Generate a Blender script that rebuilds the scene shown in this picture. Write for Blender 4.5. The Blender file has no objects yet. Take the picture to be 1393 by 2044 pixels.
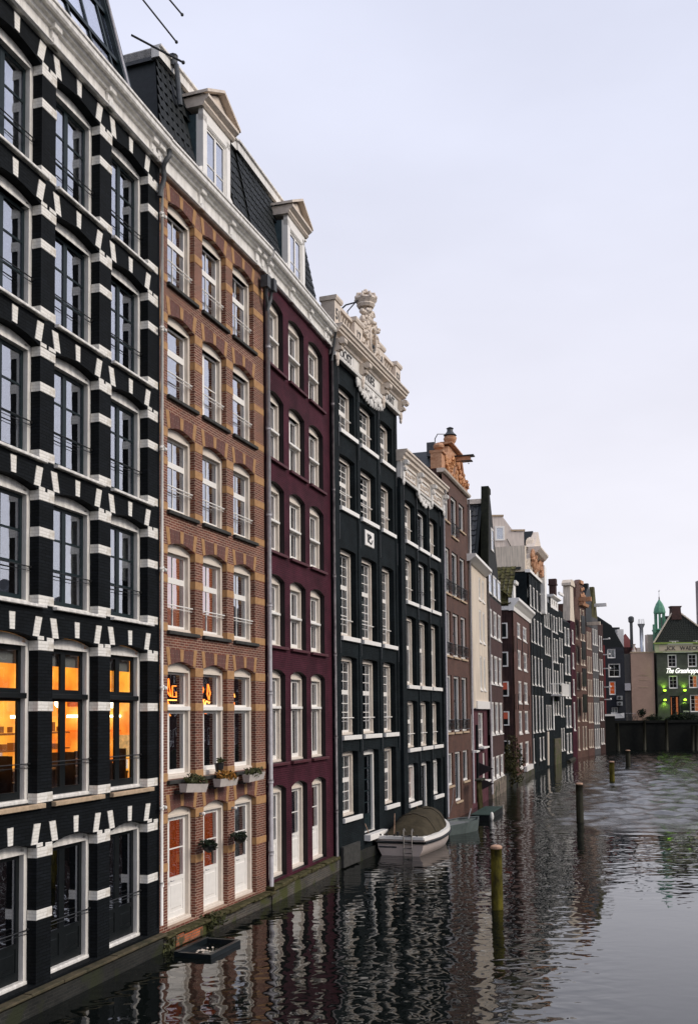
import bpy, math, random
from mathutils import Matrix, Vector
random.seed(7)
R=math.radians; PI=math.pi
S=bpy.context.scene; C=S.collection
# ------------------------------------------------------------------ camera, world, sun, exposure
cam=bpy.data.cameras.new('camera'); camo=bpy.data.objects.new('camera',cam); C.objects.link(camo)
th,ro=0.0575155,-0.0107102
fw=Vector((0,math.cos(th),math.sin(th))); up=Vector((0,-math.sin(th),math.cos(th))); ri=Vector((1,0,0))
r2=ri*math.cos(ro)+up*math.sin(ro); u2=-ri*math.sin(ro)+up*math.cos(ro)
M=Matrix((( r2.x,u2.x,-fw.x,0),(r2.y,u2.y,-fw.y,0),(r2.z,u2.z,-fw.z,5.25),(0,0,0,1)))
camo.matrix_world=M
cam.sensor_fit='VERTICAL'; cam.sensor_height=36; cam.lens=2000/2044*36; cam.shift_y=(1311.44-1022)/2044
cam.clip_start=.1; cam.clip_end=3000
S.camera=camo
SUN_DIR=Vector((.78,-.22,.56)).normalized()
w=bpy.data.worlds.new('World'); S.world=w; w.use_nodes=True
nt=w.node_tree; N=nt.nodes; L=nt.links; N.clear()
out=N.new('ShaderNodeOutputWorld'); mx=N.new('ShaderNodeMixShader')
b1=N.new('ShaderNodeBackground'); b2=N.new('ShaderNodeBackground')
sky=N.new('ShaderNodeTexSky'); sky.sky_type='NISHITA'; sky.sun_disc=False
sky.sun_elevation=math.asin(SUN_DIR.z); sky.sun_rotation=math.atan2(SUN_DIR.x,SUN_DIR.y)
L.new(sky.outputs[0],b1.inputs[0]); b1.inputs[1].default_value=.06
tc=N.new('ShaderNodeTexCoord'); sep=N.new('ShaderNodeSeparateXYZ'); L.new(tc.outputs['Generated'],sep.inputs[0])
rp=N.new('ShaderNodeValToRGB'); L.new(sep.outputs[2],rp.inputs[0])
cr=rp.color_ramp; cr.elements[0].position=0; cr.elements[0].color=(.83,.81,.845,1)
cr.elements[1].position=.95; cr.elements[1].color=(.55,.59,.76,1)
e=cr.elements.new(.25); e.color=(.79,.78,.86,1)
e=cr.elements.new(.5); e.color=(.71,.73,.86,1)
mp=N.new('ShaderNodeMapping'); mp.inputs['Scale'].default_value=(1.2,1.2,3.2); L.new(tc.outputs['Generated'],mp.inputs[0])
nz=N.new('ShaderNodeTexNoise'); nz.inputs['Scale'].default_value=1.6; nz.inputs['Detail'].default_value=5; nz.inputs['Roughness'].default_value=.5
L.new(mp.outputs[0],nz.inputs[0])
mr=N.new('ShaderNodeMapRange'); mr.inputs[1].default_value=.3; mr.inputs[2].default_value=.7; mr.inputs[3].default_value=.89; mr.inputs[4].default_value=1.05
L.new(nz.outputs[0],mr.inputs[0])
vm=N.new('ShaderNodeVectorMath'); vm.operation='SCALE'; L.new(rp.outputs[0],vm.inputs[0]); L.new(mr.outputs[0],vm.inputs['Scale'])
L.new(vm.outputs[0],b2.inputs[0]); b2.inputs[1].default_value=.785
mx.inputs[0].default_value=.9; L.new(b1.outputs[0],mx.inputs[1]); L.new(b2.outputs[0],mx.inputs[2]); L.new(mx.outputs[0],out.inputs[0])
sl=bpy.data.lights.new('sun','SUN'); sl.energy=1.5; sl.angle=R(22); sl.color=(1,.90,.78)
so=bpy.data.objects.new('sun',sl); C.objects.link(so); so.rotation_euler=SUN_DIR.to_track_quat('Z','Y').to_euler()
S.view_settings.view_transform='Standard'; S.view_settings.look='None'; S.view_settings.gamma=1; S.view_settings.exposure=.65
S.view_settings.use_curve_mapping=False
try:
    S.cycles.max_bounces=7; S.cycles.transparent_max_bounces=8; S.cycles.glossy_bounces=4; S.cycles.diffuse_bounces=3
    S.cycles.caustics_reflective=False; S.cycles.caustics_refractive=False
except Exception: pass

# ------------------------------------------------------------------ mesh helper
class MB:
    def __init__(s): s.v=[]; s.f=[]; s.m=[]; s.cm=0
    def add(s,vs,fs):
        o=len(s.v); s.v+=[tuple(v) for v in vs]; s.f+=[tuple(i+o for i in f) for f in fs]; s.m+=[s.cm]*len(fs); return s
    def box(s,x0,x1,y0,y1,z0,z1):
        return s.add([(x,y,z) for x in(x0,x1) for y in(y0,y1) for z in(z0,z1)],[(0,1,3,2),(4,6,7,5),(0,4,5,1),(2,3,7,6),(0,2,6,4),(1,5,7,3)])
    def cbox(s,x0,x1,y0,y1,z0,z1,b=.012):  # box with chamfered front edges
        p=[(x0,z0),(x1,z0),(x1,z1),(x0,z1)]; q=[(x0+b,z0+b),(x1-b,z0+b),(x1-b,z1-b),(x0+b,z1-b)]
        vs=[(x,y1,z) for x,z in p]+[(x,y0+b,z) for x,z in p]+[(x,y0,z) for x,z in q]
        fs=[(8,9,10,11),(0,3,2,1)]
        for i in range(4):
            j=(i+1)%4; fs+=[(i,j,4+j,4+i),(4+i,4+j,8+j,8+i)]
        return s.add(vs,fs)
    def prism(s,poly,y0,y1):  # poly in xz
        n=len(poly); vs=[(x,y0,z) for x,z in poly]+[(x,y1,z) for x,z in poly]
        return s.add(vs,[tuple(range(n)),tuple(range(2*n-1,n-1,-1))]+[(i,(i+1)%n,n+(i+1)%n,n+i) for i in range(n)])
    def prof(s,poly,x0,x1):   # poly in yz extruded along x
        n=len(poly); vs=[(x0,y,z) for y,z in poly]+[(x1,y,z) for y,z in poly]
        return s.add(vs,[tuple(range(n)),tuple(range(2*n-1,n-1,-1))]+[(i,(i+1)%n,n+(i+1)%n,n+i) for i in range(n)])
    def tube(s,pts,r,n=8,r2=None):
        pts=[Vector(p) for p in pts]; k=len(pts); vs=[]
        for i,p in enumerate(pts):
            d=(pts[min(i+1,k-1)]-pts[max(i-1,0)]).normalized()
            a=d.cross(Vector((0,0,1)));
            if a.length<.05: a=Vector((1,0,0))
            a.normalize(); b=d.cross(a); rr=r if r2 is None else r+(r2-r)*i/(k-1)
            vs+=[p+a*math.cos(2*PI*j/n)*rr+b*math.sin(2*PI*j/n)*rr for j in range(n)]
        fs=[(i*n+j,i*n+(j+1)%n,(i+1)*n+(j+1)%n,(i+1)*n+j) for i in range(k-1) for j in range(n)]
        fs+=[tuple(range(n)),tuple(range(k*n-1,(k-1)*n-1,-1))]
        return s.add(vs,fs)
    def lathe(s,prof,cx,cy,n=12,sq=1):  # prof: (r,z)
        k=len(prof); vs=[(cx+r*math.cos(2*PI*j/n+PI/n),cy+r*math.sin(2*PI*j/n+PI/n)*sq,z) for r,z in prof for j in range(n)]
        fs=[(i*n+j,i*n+(j+1)%n,(i+1)*n+(j+1)%n,(i+1)*n+j) for i in range(k-1) for j in range(n)]
        fs+=[tuple(range(n)),tuple(range(k*n-1,(k-1)*n-1,-1))]
        return s.add(vs,fs)
    def ball(s,x,y,z,rx,ry=None,rz=None,n=8,m=6):
        ry=rx if ry is None else ry; rz=rx if rz is None else rz
        vs=[(x+rx*math.sin(PI*i/m)*math.cos(2*PI*j/n),y+ry*math.sin(PI*i/m)*math.sin(2*PI*j/n),z+rz*math.cos(PI*i/m)) for i in range(m+1) for j in range(n)]
        return s.add(vs,[(i*n+j,i*n+(j+1)%n,(i+1)*n+(j+1)%n,(i+1)*n+j) for i in range(m) for j in range(n)])
    def scroll(s,cx,cz,r,y,w=.05,turns=1.25,dir=1,a0=0,n=7):
        pts=[]; k=int(turns*10)
        for i in range(k+1):
            t=i/k; rr=r*(1-.8*t); a=a0+dir*t*turns*2*PI
            pts.append((cx+rr*math.cos(a),y,cz+rr*math.sin(a)))
        return s.tube(pts,w,n,w*.6)
    def mesh(s,name):
        me=bpy.data.meshes.new(name); me.from_pydata(s.v,[],s.f); me.validate(); me.update(); return me
    def build(s,name,mat,parent=None,loc=(0,0,0),smooth=False):
        me=s.mesh(name)
        for m in (mat if isinstance(mat,list) else [mat]): me.materials.append(m)
        if any(s.m): me.polygons.foreach_set('material_index',s.m)
        if smooth: me.polygons.foreach_set('use_smooth',[True]*len(me.polygons))
        return ob(name,me,parent,loc)
def ob(name,me,parent=None,loc=(0,0,0),rot=None):
    o=bpy.data.objects.new(name,me); C.objects.link(o); o.parent=parent; o.location=loc
    if rot: o.rotation_euler=rot
    return o
CACHE={}
def shared(key,name,mat,fn,parent,loc=(0,0,0),rot=None,smooth=False):
    k=(key,name,mat.name if not isinstance(mat,list) else tuple(m.name for m in mat))
    if k not in CACHE:
        mb=MB(); fn(mb); me=mb.mesh(name)
        for m in (mat if isinstance(mat,list) else [mat]): me.materials.append(m)
        if mb.cm: me.polygons.foreach_set('material_index',mb.m)
        if smooth: me.polygons.foreach_set('use_smooth',[True]*len(me.polygons))
        CACHE[k]=me
    return ob(name,CACHE[k],parent,loc,rot)
def jit(o,a=.010,p=.005):
    o.rotation_euler=(0,random.uniform(-a,a),0); o.location=(o.location.x+random.uniform(-p,p),o.location.y+random.uniform(-.003,.002),o.location.z+random.uniform(-p,p)); return o
def tag(o,label=None,cat=None,group=None,kind=None):
    if label: o['label']=label
    if cat: o['category']=cat
    if group: o['group']=group
    if kind: o['kind']=kind
    return o
def thing(name,label,cat,loc=(0,0,0),rz=0,group=None):
    o=bpy.data.objects.new(name,None); C.objects.link(o); o.location=loc; o.rotation_euler=(0,0,rz); o.empty_display_size=.3
    return tag(o,label,cat,group)
FONT=None
def text(body,size,ext,mat,parent,loc,name='lettering',shear=0,bold=0,sx=1,rotx=PI/2,space=1,align='LEFT'):
    c=bpy.data.curves.new(name,'FONT'); c.body=body; c.size=size; c.extrude=ext; c.shear=shear; c.offset=bold; c.space_character=space; c.align_x=align; c.resolution_u=3
    t=bpy.data.objects.new(name,c); C.objects.link(t)
    dg=bpy.context.evaluated_depsgraph_get(); me=bpy.data.meshes.new_from_object(t.evaluated_get(dg)); bpy.data.objects.remove(t); bpy.data.curves.remove(c)
    me.materials.clear(); me.materials.append(mat)
    o=ob(name,me,parent,loc,(rotx,0,0)); o.scale=(sx,1,1); return o

# ------------------------------------------------------------------ materials
def mat(name,col,rough=.6,spec=.4,noise=.0,nscale=3,bump=0,bscale=30,metal=0,emit=None,es=0,col2=None,stretch=(1,1,1),streak=0):
    m=bpy.data.materials.new(name); m.use_nodes=True; n=m.node_tree.nodes; l=m.node_tree.links
    p=n['Principled BSDF']; p.inputs['Base Color'].default_value=(*col,1); p.inputs['Roughness'].default_value=rough
    p.inputs['Specular IOR Level'].default_value=spec; p.inputs['Metallic'].default_value=metal
    tc=n.new('ShaderNodeTexCoord'); mp=n.new('ShaderNodeMapping'); l.new(tc.outputs['Object'],mp.inputs[0]); mp.inputs['Scale'].default_value=stretch
    if noise or col2:
        t=n.new('ShaderNodeTexNoise'); t.inputs['Scale'].default_value=nscale; t.inputs['Detail'].default_value=7; t.inputs['Roughness'].default_value=.65
        l.new(mp.outputs[0],t.inputs[0])
        r=n.new('ShaderNodeValToRGB'); l.new(t.outputs[0],r.inputs[0]); r.color_ramp.elements[0].position=.33; r.color_ramp.elements[1].position=.67
        c2=col2 if col2 else tuple(min(1,c*(1+noise)) for c in col); c1=col if col2 else tuple(c*(1-noise) for c in col)
        r.color_ramp.elements[0].color=(*c1,1); r.color_ramp.elements[1].color=(*c2,1)
        last=r.outputs[0]
        if streak:
            mp2=n.new('ShaderNodeMapping'); l.new(tc.outputs['Object'],mp2.inputs[0]); mp2.inputs['Scale'].default_value=(6,6,.35)
            t2=n.new('ShaderNodeTexNoise'); t2.inputs['Scale'].default_value=1.5; t2.inputs['Detail'].default_value=6; l.new(mp2.outputs[0],t2.inputs[0])
            r2_=n.new('ShaderNodeMapRange'); r2_.inputs[1].default_value=.4; r2_.inputs[2].default_value=.62; r2_.inputs[3].default_value=1-streak; r2_.inputs[4].default_value=1
            l.new(t2.outputs[0],r2_.inputs[0]); vv=n.new('ShaderNodeVectorMath'); vv.operation='SCALE'; l.new(last,vv.inputs[0]); l.new(r2_.outputs[0],vv.inputs['Scale']); last=vv.outputs[0]
        l.new(last,p.inputs['Base Color'])
    if bump:
        t=n.new('ShaderNodeTexNoise'); t.inputs['Scale'].default_value=bscale; t.inputs['Detail'].default_value=4; l.new(mp.outputs[0],t.inputs[0])
        b=n.new('ShaderNodeBump'); b.inputs['Strength'].default_value=bump; b.inputs['Distance'].default_value=.02; l.new(t.outputs[0],b.inputs['Height']); l.new(b.outputs[0],p.inputs['Normal'])
    if emit: p.inputs['Emission Color'].default_value=(*emit,1); p.inputs['Emission Strength'].default_value=es
    return m
def brick(name,c1,c2,mortar,rough=.75,bw=.22,bh=.062,mort=.009,bump=.5,spec=.3,vert=False,dirt=.25,patch=None,msm=.1):
    m=bpy.data.materials.new(name); m.use_nodes=True; n=m.node_tree.nodes; l=m.node_tree.links; p=n['Principled BSDF']
    tc=n.new('ShaderNodeTexCoord'); sp=n.new('ShaderNodeSeparateXYZ'); l.new(tc.outputs['Object'],sp.inputs[0])
    ad=n.new('ShaderNodeMath'); ad.operation='ADD'; l.new(sp.outputs[0],ad.inputs[0]); l.new(sp.outputs[1],ad.inputs[1])
    cb=n.new('ShaderNodeCombineXYZ')
    if vert: l.new(sp.outputs[2],cb.inputs[0]); l.new(ad.outputs[0],cb.inputs[1])
    else: l.new(ad.outputs[0],cb.inputs[0]); l.new(sp.outputs[2],cb.inputs[1])
    # small wobble keeps the courses from being ruler straight
    wn=n.new('ShaderNodeTexNoise'); wn.inputs['Scale'].default_value=2.2; l.new(cb.outputs[0],wn.inputs[0])
    wv=n.new('ShaderNodeVectorMath'); wv.operation='SCALE'; wv.inputs['Scale'].default_value=.025; l.new(wn.outputs['Color'],wv.inputs[0])
    wa=n.new('ShaderNodeVectorMath'); wa.operation='ADD'; l.new(cb.outputs[0],wa.inputs[0]); l.new(wv.outputs[0],wa.inputs[1])
    b=n.new('ShaderNodeTexBrick'); l.new(wa.outputs[0],b.inputs[0]); b.inputs['Scale'].default_value=1
    b.inputs['Brick Width'].default_value=bw; b.inputs['Row Height'].default_value=bh; b.inputs['Mortar Size'].default_value=mort; b.inputs['Mortar Smooth'].default_value=msm
    b.inputs['Color1'].default_value=(*c1,1); b.inputs['Color2'].default_value=(*c2,1); b.inputs['Mortar'].default_value=(*mortar,1); b.inputs['Bias'].default_value=0
    t=n.new('ShaderNodeTexNoise'); t.inputs['Scale'].default_value=.9; t.inputs['Detail'].default_value=8; t.inputs['Roughness'].default_value=.7; l.new(tc.outputs['Object'],t.inputs[0])
    mr=n.new('ShaderNodeMapRange'); mr.inputs[1].default_value=.35; mr.inputs[2].default_value=.65; mr.inputs[3].default_value=1-dirt; mr.inputs[4].default_value=1+dirt; l.new(t.outputs[0],mr.inputs[0])
    v=n.new('ShaderNodeVectorMath'); v.operation='SCALE'; l.new(b.outputs['Color'],v.inputs[0]); l.new(mr.outputs[0],v.inputs['Scale'])
    last=v.outputs[0]
    if patch:
        pt=n.new('ShaderNodeTexNoise'); pt.inputs['Scale'].default_value=patch[1]; pt.inputs['Detail'].default_value=6; l.new(tc.outputs['Object'],pt.inputs[0])
        pr=n.new('ShaderNodeMapRange'); pr.inputs[1].default_value=.5; pr.inputs[2].default_value=.6; l.new(pt.outputs[0],pr.inputs[0])
        mixn=n.new('ShaderNodeMix'); mixn.data_type='RGBA'; l.new(pr.outputs[0],mixn.inputs[0]); l.new(last,mixn.inputs[6]); mixn.inputs[7].default_value=(*patch[0],1); last=mixn.outputs[2]
    l.new(last,p.inputs['Base Color'])
    p.inputs['Roughness'].default_value=rough; p.inputs['Specular IOR Level'].default_value=spec
    bp=n.new('ShaderNodeBump'); bp.inputs['Strength'].default_value=bump; bp.inputs['Distance'].default_value=.012; bp.invert=True
    fn=n.new('ShaderNodeTexNoise'); fn.inputs['Scale'].default_value=60; l.new(tc.outputs['Object'],fn.inputs[0])
    sm=n.new('ShaderNodeMath'); sm.operation='MULTIPLY_ADD'; sm.inputs[1].default_value=.35; l.new(fn.outputs[0],sm.inputs[0]); l.new(b.outputs['Fac'],sm.inputs[2])
    l.new(sm.outputs[0],bp.inputs['Height']); l.new(bp.outputs[0],p.inputs['Normal'])
    return m
def glassmat(name,tint=(.86,.9,.9),base=.33,wob=.25,k=1.0):
    m=bpy.data.materials.new(name); m.use_nodes=True; n=m.node_tree.nodes; l=m.node_tree.links; n.clear()
    o=n.new('ShaderNodeOutputMaterial'); mx=n.new('ShaderNodeMixShader'); tr=n.new('ShaderNodeBsdfTransparent'); gl=n.new('ShaderNodeBsdfGlossy')
    tr.inputs[0].default_value=(*tint,1); gl.inputs['Roughness'].default_value=.015; gl.inputs[0].default_value=(.93,.94,1,1)
    fr=n.new('ShaderNodeLayerWeight'); fr.inputs[0].default_value=.5
    pw=n.new('ShaderNodeMath'); pw.operation='POWER'; pw.inputs[1].default_value=3; l.new(fr.outputs['Facing'],pw.inputs[0])
    ma=n.new('ShaderNodeMath'); ma.operation='MULTIPLY_ADD'; ma.inputs[1].default_value=k; ma.inputs[2].default_value=base; ma.use_clamp=True
    l.new(pw.outputs[0],ma.inputs[0]); l.new(ma.outputs[0],mx.inputs[0]); l.new(tr.outputs[0],mx.inputs[1]); l.new(gl.outputs[0],mx.inputs[2]); l.new(mx.outputs[0],o.inputs[0])
    tc=n.new('ShaderNodeTexCoord'); t=n.new('ShaderNodeTexNoise'); t.inputs['Scale'].default_value=1.3; l.new(tc.outputs['Object'],t.inputs[0])
    bp=n.new('ShaderNodeBump'); bp.inputs['Strength'].default_value=wob; bp.inputs['Distance'].default_value=.03; l.new(t.outputs[0],bp.inputs['Height']); l.new(bp.outputs[0],gl.inputs['Normal'])
    return m
m_black=brick('black_painted_brick',(.0055,.007,.008),(.008,.010,.0125),(.003,.004,.005),rough=.7,bump=.7,spec=.08,dirt=.3)
m_white=mat('white_paint',(.78,.76,.72),.45,.4,.07,4,.15,40,streak=.22)
m_whiteblock=brick('white_painted_brick',(.80,.78,.73),(.77,.75,.70),(.66,.64,.59),rough=.6,bump=.5,dirt=.10,patch=((.52,.48,.41),2.6))
m_cream=mat('cream_paint',(.66,.59,.50),.5,.35,.10,3,.15,40,streak=.25)
m_frame=mat('window_white_paint',(.80,.78,.74),.4,.4,.05,5,.05,50)
m_framed=mat('dark_green_gloss_paint',(.009,.018,.021),.4,.25,.2,5)
m_dark=mat('black_gloss_paint',(.007,.009,.010),.4,.2,.2,5)
m_glass=glassmat('window_glass')
m_glass2=glassmat('thin_window_glass',(.96,.96,.95),.025,.1,.5)
m_glassold=glassmat('old_window_glass',(.75,.8,.8),.07,.4,.8); DEFG=m_glass
m_casing=mat('warm_lit_casing',(.68,.61,.53),.45,.35,.06,5,.05,50)  # beige of warm light on the jambs put into the white
m_brick=brick('red_brown_brick',(.170,.048,.029),(.095,.031,.023),(.33,.23,.17),mort=.010,bump=.8)
m_bricka=brick('arch_brick',(.13,.043,.033),(.085,.032,.03),(.20,.13,.105),vert=True,mort=.007,bump=.6)
m_sand=mat('ochre_sandstone',(.32,.175,.080),.75,.2,col2=(.44,.26,.125),nscale=6,bump=.5,bscale=25)
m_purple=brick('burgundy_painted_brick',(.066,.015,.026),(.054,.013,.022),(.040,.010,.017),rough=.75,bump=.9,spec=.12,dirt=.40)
m_purple_shade=mat('shaded_burgundy_reveal',(.008,.004,.006),.6,.3,.3,3)  # shade inside the window reveals, put into the colour as near-black
m_purples=mat('burgundy_sill_paint',(.07,.016,.022),.6,.3,.3,3,.3,20)
m_green=brick('green_black_painted_brick',(.0085,.0125,.0145),(.011,.016,.0185),(.0065,.0095,.011),rough=.8,spec=.1,bump=.9,dirt=.45)
m_brown=brick('brown_brick',(.100,.040,.028),(.064,.029,.022),(.11,.072,.055),bump=.5)
m_brown2=brick('dark_red_brick',(.060,.022,.019),(.036,.016,.015),(.07,.042,.035),bump=.5)
m_brown3=brick('warm_red_brick',(.105,.040,.030),(.070,.030,.024),(.10,.063,.05),bump=.4)
m_side=mat('stained_dark_brick_wall',(.035,.020,.020),.85,.2,col2=(.075,.038,.034),nscale=1.2,bump=.5,bscale=9,streak=.4)
m_stone=mat('orange_sandstone',(.56,.33,.20),.7,.25,col2=(.34,.15,.075),nscale=5,bump=.6,bscale=14)
m_stonel=mat('pale_carved_stone',(.62,.54,.46),.65,.3,.12,6,.5,18)
m_plaster=mat('cream_plaster',(.70,.61,.50),.75,.25,.06,1.5,.25,20,streak=.25)
m_sandy=mat('weathered_sill_stone',(.42,.32,.22),.8,.2,.25,6,.5,18)
m_darkstone=mat('dark_sill_stone',(.045,.045,.042),.8,.2,.3,6,.5,18)
m_tile=mat('black_glazed_tile',(.009,.012,.013),.5,.18,.3,9,.2,20)
m_tilem=mat('mossy_roof_tile',(.035,.028,.018),.85,.2,col2=(.10,.095,.03),nscale=3,bump=.5,bscale=15)
m_grey=mat('zinc_pipe',(.36,.35,.37),.5,.4,.18,8)
m_greyd=mat('dark_lead',(.05,.055,.06),.55,.4,.3,9,.4,30)
m_iron=mat('black_iron',(.010,.011,.012),.45,.5,.2,10)
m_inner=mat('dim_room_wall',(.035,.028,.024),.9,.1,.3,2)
m_quay=brick('mossy_quay_brick',(.075,.062,.05),(.045,.042,.038),(.11,.105,.09),bump=.9,dirt=.45,patch=((.055,.06,.016),1.6))
m_quayd=brick('wet_black_quay_brick',(.012,.013,.012),(.020,.020,.018),(.03,.03,.026),bump=.9,dirt=.5,patch=((.022,.026,.012),1.5))
m_moss=mat('moss',(.026,.028,.010),.95,.1,col2=(.10,.085,.045),nscale=5,bump=1,bscale=30)
m_bareb=brick('bare_orange_brick',(.42,.12,.045),(.26,.07,.03),(.16,.12,.09),bump=1,dirt=.4,patch=((.07,.06,.03),4))
m_wood=mat('wet_dark_wood',(.016,.014,.010),.7,.3,col2=(.035,.035,.018),nscale=4,bump=.7,bscale=14,stretch=(3,3,.5))
m_posttop=mat('pale_post_top',(.42,.27,.19),.8,.2,.3,9)
m_postmoss=mat('yellow_green_moss',(.020,.018,.010),.95,.1,col2=(.15,.13,.02),nscale=2.4,bump=1,bscale=20,stretch=(2,2,.7))
m_curt=mat('pale_curtain',(.55,.50,.50),.9,.1,.12,3)
m_curto=mat('lit_orange_curtain',(.45,.09,.02),.9,.1,emit=(.9,.14,.02),es=.35)  # lamplight behind the cloth put in as its own glow
m_curtw=mat('lamplit_curtain',(.5,.22,.12),.9,.1,emit=(.9,.24,.08),es=.42)
m_dress=mat('red_lit_curtain',(.25,.05,.03),.9,.1,emit=(.9,.2,.12),es=.10)

# water
def water():
    m=bpy.data.materials.new('canal_water'); m.use_nodes=True; n=m.node_tree.nodes; l=m.node_tree.links; p=n['Principled BSDF']
    p.inputs['Base Color'].default_value=(.004,.0055,.005,1); p.inputs['Roughness'].default_value=.03; p.inputs['IOR'].default_value=1.48
    p.inputs['Specular IOR Level'].default_value=.5
    tc=n.new('ShaderNodeTexCoord')
    def noise(sc,scale,det,rot=0,dist=0):
        mp=n.new('ShaderNodeMapping'); mp.inputs['Scale'].default_value=sc; mp.inputs['Rotation'].default_value=(0,0,rot); l.new(tc.outputs['Object'],mp.inputs[0])
        t=n.new('ShaderNodeTexNoise'); t.inputs['Scale'].default_value=scale; t.inputs['Detail'].default_value=det; t.inputs['Roughness'].default_value=.5; t.inputs['Distortion'].default_value=dist
        l.new(mp.outputs[0],t.inputs[0]); return t.outputs[0]
    big=noise((.8,1.1,1),.95,1,.3); mid=noise((.9,1.15,1),2.7,.6,-.25,.3); fine=noise((.8,1.6,1),8,2,.15)
    mask=noise((.055,.05,1),1,2,.5)
    sp=n.new('ShaderNodeSeparateXYZ'); l.new(tc.outputs['Object'],sp.inputs[0])
    def mrng(src,a,b,c,d):
        r=n.new('ShaderNodeMapRange'); r.inputs[1].default_value=a; r.inputs[2].default_value=b; r.inputs[3].default_value=c; r.inputs[4].default_value=d; r.interpolation_type='SMOOTHSTEP'; l.new(src,r.inputs[0]); return r.outputs[0]
    def mth(op,a,b,c=None):
        q=n.new('ShaderNodeMath'); q.operation=op
        for i,x in enumerate((a,b,c)):
            if x is None: continue
            if isinstance(x,(int,float)): q.inputs[i].default_value=x
            else: l.new(x,q.inputs[i])
        return q.outputs[0]
    open_=mrng(mth('MULTIPLY_ADD',sp.outputs[1],-.287,sp.outputs[0]),-6.3,-1.5,0,1)   # away from the sheltered strip along the houses
    wind=noise((.10,.07,1),1,2,.5)
    far=mrng(mth('MULTIPLY_ADD',wind,10,sp.outputs[1]),46,54,0,1)   # wind ruffles the open reach of the canal
    choppy=mth('MULTIPLY',far,mth('MULTIPLY_ADD',open_,.93,.07))
    edge=mrng(mth('MULTIPLY_ADD',sp.outputs[1],-.16,sp.outputs[0]),.4,2.8,1,.10)
    midz=mrng(sp.outputs[1],24,34,0,.75)
    calm=mth('MAXIMUM',edge,midz)
    swell=noise((1.1,.55,1),1.1,2,.1)
    h=mth('MULTIPLY',big,mth('MULTIPLY',calm,.021))
    h=mth('MULTIPLY_ADD',mid,mth('MULTIPLY',calm,.0145),h)
    h=mth('MULTIPLY_ADD',fine,mth('MULTIPLY_ADD',choppy,.014,.0002),h)
    spark=mrng(noise((1.4,.6,1),1.6,3,.0),.38,.62,.05,.16)
    l.new(mth('MULTIPLY_ADD',choppy,spark,.02),p.inputs['Roughness'])
    b=n.new('ShaderNodeBump'); b.inputs['Strength'].default_value=1; b.inputs['Distance'].default_value=1; l.new(h,b.inputs['Height']); l.new(b.outputs[0],p.inputs['Normal'])
    return m
from mathutils import noise as mnoise
def sstep(a,b,x):
    t=min(1,max(0,(x-a)/(b-a))); return t*t*(3-2*t)
wy=[-120,0,8,14,18]; y_=18
while y_<139.2:
    y_+=.22 if y_<44 else .30; wy.append(min(y_,139.2))
wx=[-250,-30,-12]; x_=-9
while x_<52: wx.append(x_); x_+=.30
wx+=[60,120,420]
vs=[]
for y in wy:
    fy=sstep(40,52,y)
    for x in wx:
        d=x-.287*y+9.3
        k=fy*sstep(2.2,7.5,d+2*mnoise.noise((x*.12,y*.1,3))) if 18<y<139 and -12<x<52 else 0
        z=0
        if k>.01: z=k*(.115*mnoise.noise((x*1.3,y*1.05,0))+.13*mnoise.noise((x*.7+9,y*.62,5)))
        if 20<y<139 and -9<x<52: z+=.010*mnoise.noise((x*.5,y*.45,8))*sstep(20,34,y)
        vs.append((x,y,z))
nw=len(wx); me=bpy.data.meshes.new('water'); me.from_pydata(vs,[],[(j*nw+i,j*nw+i+1,(j+1)*nw+i+1,(j+1)*nw+i) for j in range(len(wy)-1) for i in range(nw-1)])
me.polygons.foreach_set('use_smooth',[True]*len(me.polygons)); me.materials.append(water()); tag(ob('water',me),kind='structure')
mb=MB(); mb.add([(-800,139.6,2.2),(1200,139.6,2.2),(1200,1500,2.2),(-800,1500,2.2)],[(0,1,2,3)])
tag(mb.build('ground',mat('cobbled_ground',(.09,.085,.08),.9,.2,.2,4)),kind='structure')

# ------------------------------------------------------------------ walls and windows
def arc(a,b,zs,rise,n=8):
    return [(a+(b-a)*i/n, zs+rise*(1-(2*i/n-1)**2)) for i in range(n+1)]
def wall(mb,x0,x1,z0,z1,ops,y=0,rev=.2,mi_rev=None):
    xs=sorted({x0,x1}|{o[0] for o in ops}|{o[1] for o in ops}); zs=sorted({z0,z1}|{o[2] for o in ops}|{o[3]+o[4] for o in ops})
    m0=mb.cm
    for i in range(len(xs)-1):
        for j in range(len(zs)-1):
            cx=(xs[i]+xs[i+1])/2; cz=(zs[j]+zs[j+1])/2
            if any(o[0]<cx<o[1] and o[2]<cz<o[3]+o[4] for o in ops): continue
            mb.add([(xs[i],y,zs[j]),(xs[i+1],y,zs[j]),(xs[i+1],y,zs[j+1]),(xs[i],y,zs[j+1])],[(0,1,2,3)])
    for a,b,zb,zt,rise in [o[:5] for o in ops]:
        if rise>0:
            p=arc(a,b,zt,rise)
            for i in range(8):
                mb.add([(p[i][0],y,p[i][1]),(p[i+1][0],y,p[i+1][1]),(p[i+1][0],y,zt+rise),(p[i][0],y,zt+rise)],[(0,1,2,3)])
        else: p=[(a,zt),(b,zt)]
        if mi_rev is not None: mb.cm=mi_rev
        for i in range(len(p)-1):
            mb.add([(p[i][0],y,p[i][1]),(p[i+1][0],y,p[i+1][1]),(p[i+1][0],y+rev,p[i+1][1]),(p[i][0],y+rev,p[i][1])],[(0,1,2,3)])
        for x in (a,b): mb.add([(x,y,zb),(x,y+rev,zb),(x,y+rev,zt),(x,y,zt)],[(0,1,2,3)])
        mb.add([(a,y,zb),(b,y,zb),(b,y+rev,zb),(a,y+rev,zb)],[(0,1,2,3)])
        mb.cm=m0
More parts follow.
